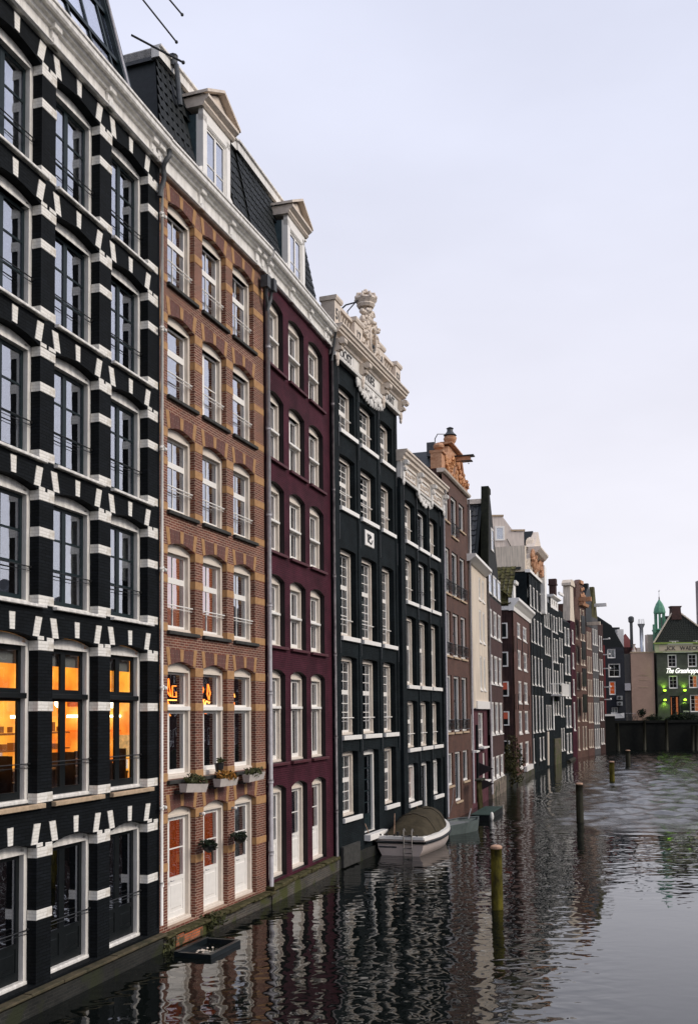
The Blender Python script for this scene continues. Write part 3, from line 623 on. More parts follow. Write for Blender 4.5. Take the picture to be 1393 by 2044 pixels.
for Hh,xa,xb in ((H2,1.35,6.12),(H3,-.05,6.02)):
    q=MB(); q.box(xa,xb,.78,1.0,21.86,22.12); q.box(xa,xb,.72,1.02,22.12,22.17); 
    if Hh is H2: q.box(xa-.0,xa+.1,1.0,6.5,21.9,22.12)
    q.build('roof_edge_board',m_white,Hh)
    MB().box(xa,xb,1.0,6.5,21.8,22.10).build('flat_roof',m_greyd,Hh)
dormer(H2,2.80,4.42,18.78,21.12,.30); dormer(H3,2.82,4.45,18.75,21.08,.30)
q=MB(); q.tube([(2.02,.78,22.15),(2.02,.66,22.0),(2.02,.55,20.9)],.07,8); q.lathe([(.10,22.0),(.12,22.2),(.12,22.28)],2.02,.75,8); q.build('vent_pipe',m_greyd,H2,smooth=True)
# pipes
def pipe(H,pts,r,m,name='drainpipe',joints=()):
    q=MB(); q.tube(pts,r,10)
    for (x,y,z) in joints: q.lathe([(r*1.3,z-.05),(r*1.35,z),(r*1.3,z+.05)],x,y,10)
    return q.build(name,m,H,smooth=True)
m_pipew=mat('chipped_pale_pipe',(.30,.27,.27),.5,.4,col2=(.08,.07,.075),nscale=3,stretch=(2,2,1))
Hp=bpy.data.objects['canal_house']
pipe(Hp,[(20.46,-.10,17.6),(20.44,-.10,.6)],.035,m_white,joints=[(20.45,-.10,z) for z in (16.9,14.2,11.4,8.6,5.9,3.2,1.5)])
for z in (16.9,14.2,11.4,8.6,5.9,3.2):
    q=MB(); q.tube([(20.36,-.12,z),(20.45,-.14,z+.05),(20.55,-.12,z)],.025,6); q.ball(20.36,-.13,z,.04); q.ball(20.56,-.13,z,.045); q.build('pipe_clamp',m_white,Hp)
pipe(H2,[(-.06,-.30,18.42),(-.10,-.32,18.25),(-.14,-.26,18.15),(-.16,-.2,18.0),(-.10,-.18,17.9),(-.08,-.17,17.75),(-.10,-.14,17.6),(-.13,-.12,17.5),(-.14,-.10,17.3)],.06,m_greyd,'swan_neck_pipe')
pipe(H2,[(5.98,-.12,17.05),(6.0,-.12,.0)],.062,m_grey,joints=[(5.99,-.12,z) for z in (15.9,13.5,11,8.4,5.9,3.4,1.4)])
q=MB(); q.box(5.58,5.80,-.3,-.08,17.5,17.85); q.box(6.0,6.2,-.32,-.1,17.55,17.9); q.build('hopper_head',m_greyd,H2)
pipe(H2,[(5.69,-.2,17.6),(5.72,-.18,17.3),(5.92,-.14,17.1),(5.98,-.12,16.9)],.055,m_greyd,'swan_neck_pipe'); pipe(H2,[(6.1,-.2,17.6),(6.06,-.18,17.3),(6.0,-.13,17.05)],.05,m_greyd,'swan_neck_pipe')
pipe(H3,[(6.02,-.12,17.6),(6.04,-.12,.1)],.045,m_pipew,joints=[(6.03,-.12,z) for z in (16,13,10,7.3,4.5,2)])
pipe(H3,[(6.0,-.25,18.5),(6.05,-.2,18.2),(6.0,-.14,17.8),(6.02,-.12,17.5)],.05,m_greyd,'swan_neck_pipe')
for x,z in ((.95,14.05),(2.75,13.55),(2.6,16.2)):
    q=MB(); q.ball(x,.75,z,.10); q.build('pendant_lamp',mat('warm_bulb_%d'%int(x*100+z),(1,.7,.3),.5,emit=(1,.5,.12),es=5),H2)
# neon signs in the window heads of house 2
m_neon=mat('orange_neon',(1,.4,.1),.5,emit=(1,.18,.015),es=1.5); m_neony=mat('yellow_neon',(1,.6,.2),.5,emit=(1,.36,.05),es=1.7)
def neon(x,strokes,label):
    t=thing('neon_sign',label,'neon sign',H2.matrix_basis@Vector((x,.34,5.6)) if False else (0,0,0),0,'neon signs in the brick house windows')
    t.parent=None; t.location=(H2.location.x+math.cos(PI/2-.333563)*x-math.sin(PI/2-.333563)*.25,H2.location.y+math.sin(PI/2-.333563)*x+math.cos(PI/2-.333563)*.25,5.42); t.rotation_euler=(0,0,PI/2-.333563)
    for k,s in enumerate(strokes):
        MB().tube([(u,0,v) for u,v in s],.014,5).build('neon_tube',m_neon if k%3 else m_neony,t)
def zig(x0,z0,w,h,n,seed):
    rr=random.Random(seed); return [(x0+w*i/n,z0+rr.uniform(0,h)) for i in range(n+1)]
neon(.52,[[(.0,.30),(.05,.55),(.18,.58),(.2,.35),(.12,.28)],[(.25,.3),(.36,.72),(.47,.3),(.3,.42)],[(.72,.56),(.55,.56),(.55,.3),(.74,.3),(.72,.42)],[(.0,.22),(.74,.22)],[(.3,.2),(.45,.05),(.7,.05)],zig(.05,-.15,.4,.14,9,1)],'orange neon letters behind the upper pane of the nearest brick house window')
neon(2.30,[[(.0,.5),(.06,.6),(.14,.52),(.02,.25),(.18,.25)],[(.22,.5),(.28,.62),(.36,.52),(.24,.25),(.42,.25)],[(.6,.65),(.56,.4),(.66,.25),(.72,.42),(.62,.62)],zig(.3,.12,.4,.12,8,2),zig(.0,-.14,.6,.16,11,3)],'neon double twos in the middle brick house window')
neon(4.02,[zig(.0,.3,.45,.16,9,4),[(.2,.3),(.36,.42),(.24,.2),(.42,.18)],zig(.02,.02,.45,.18,12,5)],'small crowded neon scribble in the far brick house window')

# ================================================================== HOUSE 4: tall green-black, ornate attic
H=root('canal_house','tall green-black canal house crowned by a carved white balustrade and crest',(-.538905,34.187976),.348970); H4=H; DEFG=m_glassold
RV=.26
W1,W2,W3=(.80,2.42),(3.05,4.80),(5.50,7.02)
ops=[]
def four(c,zb,zs,r): ops.append((c[0],c[1],zb,zs,r))
R4=[(15.40,16.98),(12.62,14.48),(8.02,11.12),(4.52,7.28)]
for c in (W1,W2,W3):
    for a_,b_ in R4: four(c,a_,b_,.05)
four(W1,1.66,3.92,.05); four(W2,.85,3.90,.05); four(W3,1.68,3.92,.05)
mb=MB(); wall(mb,.15,7.75,-.5,17.75,ops,0,RV); mb.box(.0,.45,-.07,.3,-.5,17.75); 
for x in (2.62,5.02,7.30): mb.box(x,x+.14,-.035,.0,3.9,17.6)
mb.build('front_wall',m_green,H)
shell(H,.1,7.75,18.5,m_green,9,RV+.02); interior(H,.3,7.6,.3,18,2.0,(4.1,7.6,11.6,15))
wsill=(m_frame,.03,.20,.10,.16)
def small(H,c,zb,zs,cols,rlo,rup,RV,zr=.5,rail_=False,sill=wsill):
    w=c[1]-c[0]; h=zs-zb; z1=h*zr
    W=window(H,c[0],zb,w,h,.05,RV-.05,[(.12,w-.12,.10,z1,cols,rlo,m_frame,.06),(.12,w-.12,z1,h-.12,cols,rup,m_frame,.06,.10)],m_casing,.12,.12,sill,one=True,bot=.10,head=.12,curtain=(m_curt,'sides') if (int(zb*3+c[0])%2) else None)
    if rail_: rail(W,w,.62,m_frame,.02,-.06,.05,False)
    return W
for i,(zb,zs) in enumerate(R4):
    for j,c in enumerate((W1,W2,W3)):
        cols=4 if j==1 else 3
        lo,upp=[(2,2),(3,3),(5,3),(4,3)][i]
        small(H,c,zb,zs,cols,lo,upp,RV,[.52,.52,.58,.55][i],True)
small(H,W1,1.66,3.92,3,3,2,RV,.55); small(H,W3,1.68,3.92,3,3,2,RV,.58)
w=W2[1]-W2[0]; h=3.05
W=window(H,W2[0],.85,w,h,.05,RV-.05,[(.14,w-.14,.02,h-.16,2,5,m_framed,.09,.14,.4)],m_frame,.14,.14,(m_frame,.05,.25,.25,.22),bot=.02,head=.16)
# anchors
for x in (.62,2.78,5.16,7.42):
    for z0,z1 in ((16.9,17.5),(14.7,15.5),(11.4,12.3),(7.4,8.1),(3.8,4.5)):
        shared(('anc',round(z1-z0,2)),'wall_anchor',m_greyd,lambda q:q.cbox(-.015,.015,-.03,.0,0,z1-z0,.004),H,(x,-.036,z0))
MB().cbox(3.42,4.42,-.05,.0,11.62,12.22,.02).build('wall_plaque',m_frame,H)
q=MB(); q.scroll(3.8,11.95,.14,-.06,.03); q.ball(3.68,-.06,11.85,.06,.03,.1); q.ball(3.98,-.06,12.0,.07,.03,.06); q.tube([(3.6,-.06,12.08),(3.75,-.06,11.8),(4.05,-.06,11.74),(4.2,-.06,11.9)],.025,6); q.build('plaque_relief',m_greyd,H)
m_stone4=m_stonel
q=MB(); q.box(.0,7.8,-.12,.3,17.78,18.34); q.prof([(-.12,17.73),(-.2,17.73),(-.22,17.8),(-.22,17.84),(-.16,17.88),(-.12,17.88)],-.02,7.82); q.build('entablature',m_white,H)
p=[(.3,18.80),(-.52,18.80),(-.52,18.74),(-.46,18.70),(-.44,18.62),(-.38,18.60),(-.38,18.52),(-.2,18.46),(-.18,18.36),(-.12,18.34),(.3,18.34)]
q=MB(); q.prof(p,-.12,7.92); q.build('cornice',m_stone4,H)
for x in (.05,2.72,5.22,7.55):
    q=MB(); q.cbox(x,x+.24,-.3,-.12,17.9,18.34); q.tube([(x-.02,-.42,18.24),(x+.26,-.42,18.24)],.12,10); q.tube([(x,-.34,18.0),(x+.24,-.34,18.0)],.07,8); q.ball(x+.12,-.2,17.72,.13,.08,.22); q.ball(x+.12,-.2,17.5,.07,.06,.12)
    q.build('console',m_stone4,H)
m_letter=mat('black_letter_paint',(.02,.02,.022),.6)
for body,x,s_ in (('OOST',.62,.50),('VRIES',3.35,.50),('LANT',5.85,.50)): text(body,s_,.012,m_letter,H,(x,-.125,17.92),sx=.92,bold=.004)
q=MB(); q.box(-.05,7.75,-.16,.25,18.80,18.92); q.box(-.02,7.72,-.14,.2,19.6,19.72)
for a_,b_ in ((-.08,.5),(1.98,2.85),(4.65,5.42),(6.98,7.65)):
    q.cbox(a_,b_,-.22,.3,18.80,19.66); q.prof([(.34,19.66),(-.26,19.66),(-.30,19.74),(-.30,19.82),(.34,19.82)],a_-.05,b_+.05)
q.build('balustrade',m_stone4,H)
for a_,b_ in ((.5,1.98),(5.42,6.98)):
    for k in range(6):
        x=a_+(b_-a_)*(k+.5)/6
        shared(('bal',),'baluster',m_stone4,lambda g:g.lathe([(.07,0),(.07,.06),(.04,.09),(.085,.22),(.08,.3),(.035,.48),(.06,.56),(.07,.6),(.07,.68)],0,0,8),H,(x,0,18.92),smooth=True)
for body,x in (('51',-.02),('17',2.12),('40',4.76),('53',7.05)): text(body,.55,.012,m_letter,H,(x,-.225,19.02),sx=.85,bold=.006)
# carved crest: generic shield, side scrolls, lion-like masks left plain, crown on top
q=MB(); q.prism([(2.9,18.8),(4.6,18.8),(4.55,19.3),(4.35,19.9),(4.1,20.3),(3.75,20.45),(3.4,20.3),(3.15,19.9),(2.95,19.3)],-.18,.15)
for s in (-1,1):
    cx=3.75
    for (dx,dz,r,w_,tn) in ((.78,19.15,.26,.09,1.3),(.62,19.75,.24,.09,1.2),(.42,20.25,.2,.08,1.1),(.25,20.6,.18,.08,1.1),(.95,18.95,.16,.07,1)): q.scroll(cx+s*dx,dz,r,-.22,w_,tn,s)
    for k in range(12): q.ball(cx+s*random.uniform(.3,.95),-.22,random.uniform(18.95,20.5),random.uniform(.07,.15),.12,random.uniform(.06,.14),7,5)
for k in range(16): q.ball(3.75+random.uniform(-.45,.45),-.16+random.uniform(-.1,.2),random.uniform(20.3,20.95),random.uniform(.08,.16),.14,random.uniform(.08,.16),7,5)
q.build('crest_carving',m_stone4,H,smooth=False)
q=MB()
for k in range(20):
    a=2*PI*k/20; q.tube([(3.75+.36*math.cos(a),-.3-.03,19.5+.52*math.sin(a)),(3.75+.36*math.cos(a+.33),-.33,19.5+.52*math.sin(a+.33))],.045,6)
q.build('oval_moulding',m_stone4,H)
q=MB(); q.scroll(3.7,19.25,.14,-.3,.03); q.tube([(3.45,-.3,19.55),(3.6,-.3,19.2),(3.85,-.3,19.1),(4.0,-.3,19.3)],.03,6); q.ball(3.9,-.3,19.35,.05); q.build('shield_relief',m_greyd,H)
q=MB(); q.lathe([(.30,20.85),(.36,20.95),(.34,21.0),(.44,21.15),(.40,21.22),(.2,21.30)],3.75,-.05,12)
for k in range(8):
    a=2*PI*k/8; q.tube([(3.75+.40*math.cos(a),-.05+.4*math.sin(a),21.15),(3.75+.36*math.cos(a),-.05+.36*math.sin(a),21.36),(3.75+.05*math.cos(a),-.05+.05*math.sin(a),21.42)],.045,6); q.ball(3.75+.4*math.cos(a),-.05+.4*math.sin(a),21.2,.075)
q.ball(3.75,-.05,21.5,.1); q.build('crown',m_stone4,H)
q=MB()
for k in range(26):
    t=k/25; x=2.45+t*3.1; dp=.18+.32*math.sin(PI*t)**.8; 
    q.ball(x,-.12,17.70-dp*random.uniform(.25,.95),random.uniform(.09,.15),.07,random.uniform(.10,.2),7,5); 
    if k%2==0: q.ball(x,-.12,17.66-dp*.9,.06,.05,.16,6,5)
    q.ball(x,-.12,17.68,.12,.06,.1,6,5)
for x in (3.0,3.6,4.3,4.9): q.scroll(x,17.48,.16,-.15,.045,1.2,1 if x<4 else -1)
q.build('carved_swag',m_white,H)
q=MB(); q.tube([(3.6,.1,21.1),(3.3,.6,20.9),(2.9,1.6,19.9),(2.6,2.6,19.3)],.03,6); q.tube([(3.5,.1,21.2),(3.2,.5,20.6),(3.2,.5,20.3)],.025,6); q.build('iron_stay',m_iron,H)
q=MB(); q.box(.0,7.75,-.1,.3,-.8,.35); q.build('quay_base',m_quayd,H)
MB().box(.3,2.0,-.2,-.1,.05,.75).build('stone_patch',m_darkstone,H)

# ================================================================== HOUSE 5
H=root('canal_house','green-black house with carved white frieze behind the covered boat',(2.151599,41.413136),.328454); H5=H
RV=.26; W1,W2,W3=(.90,2.50),(3.04,4.68),(5.14,6.66); ops=[]
R5=[(12.68,14.38),(10.08,12.03),(6.48,9.40),(3.80,5.78)]
for c in (W1,W2,W3):
    for a_,b_ in R5: ops.append((c[0],c[1],a_,b_,.06))
ops+=[(W1[0],W1[1],1.48,3.10,.06),(W2[0],W2[1],.75,3.08,.06),(W3[0],W3[1],1.48,3.12,.06)]
mb=MB(); wall(mb,.0,7.55,-.5,15.15,ops,0,RV); mb.box(-.05,.4,-.08,.3,-.5,15.15); mb.box(7.1,7.5,-.08,.3,-.5,15.15)
for x in (2.72,4.86): mb.box(x,x+.14,-.04,.0,.5,15)
mb.build('front_wall',m_green,H)
shell(H,-.1,7.5,16,m_green,9,RV+.02); interior(H,.2,7.4,.3,15.2,2,(3.4,6,9.7,12.3))
for i,(zb,zs) in enumerate(R5):
    for j,c in enumerate((W1,W2,W3)):
        w=c[1]-c[0]; h=zs-zb
        if j==1 and i<2:
            W=window(H,c[0],zb,w,h,.06,RV-.05,[(.12,w/2,.08,h-.12,1,3,m_dark,.07),(w/2,w-.12,.08,h-.12,1,3,m_dark,.07)],m_frame,.12,.12,wsill,one=True,bot=.08)
            rail(W,w,.7,m_iron,.015,-.06)
        elif i==0: small(H,c,zb,zs,3,2,2,RV,.5,True)
        else:
            z1=h*.56
            W=window(H,c[0],zb,w,h,.06,RV-.05,[(.12,w-.12,.10,z1,2,1,m_frame,.07),(.12,w-.12,z1,h-.12,2 if i<3 else 1,2 if i==1 else 1,m_frame,.06,.1)],m_casing,.12,.12,wsill,one=True,bot=.10,curtain=(m_curt,('left','sides')[i%2]))
            if i in (1,3): rail(W,w,.6,m_frame,.018,-.06,.0,False)
for j,c in enumerate((W1,W3)):
    w=c[1]-c[0]; window(H,c[0],1.48,w,1.62,.06,RV-.05,[(.12,w/2,.08,1.5,1,2,m_frame,.06),(w/2,w-.12,.08,1.5,1,2,m_frame,.06)],m_frame,.12,.12,wsill,one=True,curtain=(m_curtw,'full') if j==0 else (m_curt,'full'))
w=W2[1]-W2[0]; window(H,W2[0],.75,w,2.33,.06,RV-.05,[(.14,w-.14,.02,2.2,2,3,m_dark,.09,.12,.5)],m_frame,.14,.14,wsill,one=True,bot=.02)
for x in (.55,2.66,4.80,6.95):
    for z0,z1 in ((14.3,15.0),(12,12.7),(9.4,10.1),(3.2,3.9)):
        shared(('anc',round(z1-z0,2)),'wall_anchor',m_greyd,lambda q:q.cbox(-.015,.015,-.03,.0,0,z1-z0,.004),H,(x,-.045,z0))
q=MB(); q.box(-.05,7.5,-.12,.3,15.1,15.82); q.prof([(-.12,15.05),(-.2,15.05),(-.22,15.12),(-.16,15.18),(-.12,15.18)],.0,7.52); q.build('entablature',m_white,H)
p=[(.3,16.30),(-.42,16.30),(-.42,16.22),(-.36,16.18),(-.34,16.08),(-.26,16.04),(-.24,15.92),(-.14,15.86),(-.12,15.82),(.3,15.82)]
q=MB(); q.prof(p,-.12,7.6); q.build('cornice',m_stonel,H)
for x in (.0,2.45,4.85,7.2):
    q=MB(); q.cbox(x,x+.25,-.22,-.12,15.15,15.86); q.tube([(x-.02,-.32,15.78),(x+.27,-.32,15.78)],.11,8); q.tube([(x,-.26,15.5),(x+.25,-.26,15.5)],.07,8); q.ball(x+.12,-.18,15.0,.12,.07,.18); q.build('console',m_white,H)
for a_,b_ in ((.4,2.3),(2.9,4.7),(5.25,7.05)):
    q=MB()
    for x0,x1,z0,z1 in ((a_,b_,15.24,15.29),(a_,b_,15.68,15.73),(a_,a_+.05,15.29,15.68),(b_-.05,b_,15.29,15.68)): q.box(x0,x1,-.17,-.12,z0,z1)
    m_=(a_+b_)/2
    for k in (-2,-1,0,1,2): q.scroll(m_+k*.3,15.48,.12,-.14,.03,1.1,1 if k>0 else -1,n=5)
    q.build('frieze_carving',m_stonel,H)
q=MB()
for k in range(20):
    t=k/19; x=2.6+t*2.7; dp=.12+.26*math.sin(PI*t); q.ball(x,-.1,15.03-dp*random.uniform(.2,.9),.13,.06,.12,6,5); q.ball(x,-.1,15.0,.12,.06,.08,6,5)
q.build('carved_swag',m_white,H)
pipe(H,[(7.05,-.30,16.1),(7.5,-.25,15.9),(7.55,-.12,15.6),(7.5,-.12,.3)],.05,m_grey)
q=MB(); q.tube([(3.2,.4,16.3),(4.2,.5,17.2),(6.3,.7,17.5)],.02,5); q.tube([(4.2,1.2,16.0),(6.3,1.2,17.1)],.08,6); q.box(6.0,6.5,1,1.6,16,17.6); q.build('iron_stay',m_iron,H)

# ================================================================== HOUSE 6
H=root('canal_house','brown brick canal house with orange sandstone neck gable and hoisting beam',(4.656730,48.617018),.311635); H6=H
RV=.13; W1,W2,W3=(.12,1.45),(1.95,3.45),(3.95,5.38); ops=[]
R6=[(11.22,13.50),(8.12,10.35),(4.32,7.15)]
for c in (W1,W2,W3):
    for a_,b_ in R6: ops.append((c[0],c[1],a_,b_,.0))
T6=[(W1,14.85,16.4),(W2,14.3,16.35),(W3,14.95,16.40),(W1,1.72,3.32),(W2,.82,3.32),(W3,1.72,3.32)]
for c,a_,b_ in T6: ops.append((c[0],c[1],a_,b_,0))
mb=MB(); wall(mb,-.05,6.35,-.4,17.12,ops,0,RV); mb.build('front_wall',m_brown,H)
shell(H,-.05,6.35,17.4,m_brown2,9,RV+.02); interior(H,.1,6.2,.3,17,2,(3.7,7.6,10.8,13.9))
bsill=(m_sandy,.05,.10,.08,.10)
def bal(W,w):
    def f(q):
        q.tube([(0,-.2,.0),(w,-.2,.0)],.02,5); q.tube([(0,-.2,-.5),(w,-.2,-.5)],.02,5)
        for k in range(9): q.tube([(w*k/8,-.2,-.5),(w*k/8,-.2,0)],.012,5)
        for k in range(3): q.scroll(w*(k+.5)/3,-.25,.12,-.2,.015,1.1,1,n=5)
        q.box(0,.03,-.2,0,-.02,.01); q.box(w-.03,w,-.2,0,-.02,.01)
    shared(('bl',round(w,2)),'balcony_rail',m_iron,f,W,(0,0,.62))
for i,(zb,zs) in enumerate(R6):
    for j,c in enumerate((W1,W2,W3)):
        w=c[1]-c[0]; h=zs-zb; z1=h*.55
        cu={(1,1):(m_curtw,'full'),(1,2):(m_curtw,'full')}.get((i,j),(m_curt,'sides') if i==0 else None)
        W=window(H,c[0],zb,w,h,0,RV-.04,[(.10,w/2,.08,z1,1,1,m_dark,.06),(w/2,w-.10,.08,z1,1,1,m_dark,.06),(.10,w-.10,z1,h-.10,1,1,m_dark,.06)],m_frame,.10,.12,bsill,one=True,curtain=cu); bal(W,w)
for k,(c,zb,zs) in enumerate(T6):
    w=c[1]-c[0]; h=zs-zb
    W=window(H,c[0],zb,w,h,0,RV-.04,[(.10,w/2,.08,h-.1,1,2,m_dark,.06),(w/2,w-.10,.08,h-.1,1,2,m_dark,.06)],m_frame,.10,.12,bsill,one=True)
    if k==1: bal(W,w)
q=MB(); q.prof([(.25,17.10),(-.08,17.10),(-.16,17.16),(-.2,17.24),(-.12,17.30),(.25,17.30)],-.1,6.5); q.build('string_course',m_stonel,H)
gp=[(-.08,17.30),(6.45,17.30),(6.42,17.75),(6.1,17.85),(5.6,17.95),(5.05,18.3),(4.75,18.9),(4.6,19.35),(4.2,19.5),(3.6,19.55),(2.4,19.55),(1.6,19.4),(1.45,18.9),(1.1,18.5),(.62,18.45),(.6,18.4),(-.08,18.4)]
q=MB(); q.prism(gp,.0,.55); q.build('gable',m_stone,H)
q=MB()
for a_,b_ in ((gp[2],gp[4]),(gp[4],gp[5]),(gp[5],gp[6]),(gp[6],gp[7])): q.tube([(a_[0],-.02,a_[1]+.04),(b_[0],-.02,b_[1]+.04)],.10,6)
q.scroll(5.9,18.05,.28,-.08,.1,1.3,-1); q.ball(5.65,.2,18.55,.26,.26,.26); q.lathe([(.2,17.9),(.14,18.2),(.2,18.3)],5.65,.2,8)
q.cbox(-.1,.62,-.1,.6,18.38,18.56,.03); q.lathe([(.14,18.5),(.1,18.62),(.26,18.8),(.28,18.95),(.2,19.1),(.05,19.18)],.26,.2,10)
q.prof([(.4,19.5),(-.12,19.5),(-.22,19.58),(-.22,19.66),(.4,19.66)],1.4,4.7)
q.build('gable_coping',m_stone,H)
q=MB()
rr=random.Random(11)
for k in range(46):
    x=rr.uniform(.6,5.2); z=rr.uniform(17.45,18.3 if x<1.2 else 18.0+1.3*max(0,1-abs(x-3)/2.2)); q.ball(x,-.04,z,rr.uniform(.08,.18),.08,rr.uniform(.1,.28),6,5)
for x,z,r,s in ((1.4,17.9,.3,1),(4.5,17.9,.3,-1),(2.2,18.4,.28,1),(3.9,18.4,.28,-1),(.9,17.7,.2,-1),(5.2,17.7,.2,1)): q.scroll(x,z,r,-.1,.07,1.3,s,n=6)
q.build('gable_carving',mat('gilded_sandstone_relief',(.62,.34,.17),.6,.3,col2=(.42,.17,.06),nscale=7,bump=.5,bscale=14),H)
q=MB(); q.lathe([(.30,19.6),(.34,19.75),(.22,19.85),(.16,20.0),(.30,20.2),(.36,20.45),(.30,20.6)],3.0,.2,10); q.build('gable_urn',m_stone,H,smooth=True)
q=MB(); q.lathe([(.24,20.6),(.36,20.68),(.26,20.8),(.17,20.95),(.15,21.1),(.20,21.2),(.06,21.3)],3.0,.2,8); q.build('urn_lid',m_greyd,H)
q=MB(); q.box(2.85,3.15,-.85,.3,18.72,19.02); q.build('hoisting_beam',m_stone,H)
q=MB(); q.box(2.78,3.22,-1.05,.3,19.02,19.10); q.box(2.83,3.17,-.95,-.4,18.66,18.72); q.scroll(3.0,18.5,.08,-.75,.02,.9); q.build('beam_cover',m_iron,H)
q=MB(); q.add([(.1,.55,17.3),(6.2,.55,17.3),(3.1,.55,19.7),(.1,9,17.3),(6.2,9,17.3),(3.1,9,19.7)],[(0,2,5,3),(1,4,5,2),(3,5,4)]); q.build('pitched_roof',m_tile,H)
q=MB(); q.tube([(2.7,.4,20.7),(2.3,.7,20.6),(2.1,.8,20.2),(2.1,.8,19.7)],.03,5); q.box(1.9,2.3,.8,1.2,18.9,19.9); q.build('chimney_pot',m_greyd,H)
pipe(H,[(6.25,-.1,17.0),(6.25,-.1,.4)],.05,m_grey)

for o in H6.children:
    if o.name.split('.')[0] in ('gable','gable_coping','gable_carving','gable_urn','urn_lid','hoisting_beam','beam_cover','chimney_pot','pitched_roof'):
        o.scale.z=.72; o.location.z=17.3*.28

# ================================================================== generic far house
def far(label,V,phi,Ln,z1,wm,cols,rows,fm=None,rev=.15,z0=-.4,depth=9,name='canal_house',panes=True,lit=None,fw=.13,roofz=None,skip=()):
    H=root(name,label,V,phi); ops=[]
    for i,(zb,zt) in enumerate(rows):
        for j,(a,b) in enumerate(cols):
            if (i,j) in skip: continue
            ops.append((a,b,zb,zt,0,i,j))
    mb=MB(); wall(mb,0,Ln,z0,z1,[o[:5] for o in ops],0,rev); mb.build('front_wall',wm,H)
    shell(H,0,Ln,z1,wm,depth,rev+.02,z0)
    MB().add([(.15,1.2,0),(Ln-.15,1.2,0),(Ln-.15,1.2,z1-.3),(.15,1.2,z1-.3)],[(0,1,2,3)]).build('inner_wall',m_inner,H)
    for a,b,zb,zt,_,i,j in ops:
        w=b-a; h=zt-zb
        cu=None
        if lit and (i,j) in lit: cu=(lit[(i,j)],'full')
        elif (i*5+j*3)%4==0: cu=(m_curt,'half')
        window(H,a,zb,w,h,0,.03,[(fw,w-fw,fw,h-fw,1 if w<1.1 else 2,2,fm or m_frame,.05)],fm or m_frame,fw,.1,(fm or m_frame,.02,.08,.06,.08),one=True,curtain=cu)
    return H
# HOUSE 7 cream + shopfront
H=far('narrow cream rendered house over a burgundy ground floor with hinged dark shutters',(6.6098,54.5581),.27,7.2,13.55,m_plaster,[(2.2,3.1),(3.7,4.5),(5.2,6.0)],[(11.9,13.2),(9.4,11.3),(6.6,8.6)],None,.14,5.55,skip=((0,0),(1,0),(2,0)))
q=MB(); wall(q,0,7.2,-.4,5.5,[(.5,1.5,3.2,5.2,0),(3.4,5.6,3.3,5.3,0),(4.9,6.1,1.3,2.9,0)],.12,.15); q.build('ground_floor_wall',mat('burgundy_render',(.10,.035,.045),.7,.2,.3,2,.3,15,streak=.3),H)
for a,zb,w_,h_ in ((.5,3.2,1.0,2.0),(3.4,3.3,2.2,2.0),(4.9,1.3,1.2,1.6)):
    window(H,a,zb,w_,h_,0,.2,[(.08,w_/2,.08,h_-.08,1,2,m_frame,.05),(w_/2,w_-.08,.08,h_-.08,1,2,m_frame,.05)],m_frame,.08,.1,(m_frame,.05,.05,.2,.1),one=True)
q=MB(); q.prof([(.3,13.95),(-.45,13.95),(-.45,13.8),(-.3,13.7),(-.1,13.55),(.3,13.55)],-.4,6.4); q.box(1.8,7.2,-.1,.1,5.5,5.95); q.build('cornice',m_frame,H)
q=MB(); q.box(.1,1.0,-.0,.12,5.5,16.6); q.build('pilaster',m_white,H)
q=MB(); q.box(-.3,3.2,.2,2.8,13.6,13.9); q.build('roof_gutter',m_tilem,H)
q=MB(); q.box(0,1.7,.5,2.5,13.9,16.1); q.box(-.1,1.8,.35,2.6,16.1,16.3); q.build('dormer',m_frame,H)
window(H,.15,14.1,1.4,1.9,0,.44,[(.08,.7,.05,1.8,1,1,m_frame,.05),(.7,1.32,.05,1.8,1,1,m_frame,.05)],m_frame,.07,.06,one=True)
m_shut=mat('dark_shutter_paint',(.018,.012,.014),.6)
for z in (1.15,2.0):
    q=MB(); q.add([(3.0,.1,z-.35),(3.0,-.75,z+.1),(3.0,.1,z+.45),(3.07,.1,z-.35),(3.07,-.75,z+.1),(3.07,.1,z+.45)],[(0,1,2),(5,4,3),(0,3,4,1),(1,4,5,2),(2,5,3,0)]); q.build('open_shutter',m_shut,H)
q=MB(); q.box(2.2,2.5,.0,.12,.3,4.6); q.build('dark_door',m_dark,H)
pipe(H,[(7.1,-.1,13.6),(7.1,-.1,.3)],.05,m_pipew)
# HOUSE 8 steep gable
H=far('dark brown house with steep black spout gable and triple white windows',(8.5824,61.6857),.27,7.2,12.6,m_brown2,[(.5,2.2),(2.8,4.5),(5.1,6.7)],[(10.1,11.85),(7.1,8.95),(3.9,5.95),(1.1,2.5)],None,.12,-.4)
q=MB(); q.prism([(.3,12.6),(7.15,12.6),(2.3,19.3),(1.3,19.3)],.02,.30); q.build('gable',mat('black_tarred_gable',(.012,.013,.012),.7,.2,.4,3,.4,12),H)
for a in (.45,2.75,5.0): window(H,a,12.75,1.55,1.4,0,-.03,[(.08,1.47,.08,1.32,1,2,m_frame,.05)],m_frame,.08,.04,one=True)
window(H,2.3,15.7,1.1,1.5,0,-.03,[(.08,1.02,.08,1.42,1,2,m_frame,.05)],m_frame,.08,.04,one=True)
q=MB(); q.prism([(.1,12.6),(.4,12.6),(1.35,19.1),(2.35,19.3),(2.3,19.65),(1.2,19.65)],-.04,.42); q.build('gable_coping',mat('mossy_coping_stone',(.014,.015,.013),.9,.05,col2=(.026,.029,.020),nscale=4,bump=.5,bscale=20),H)
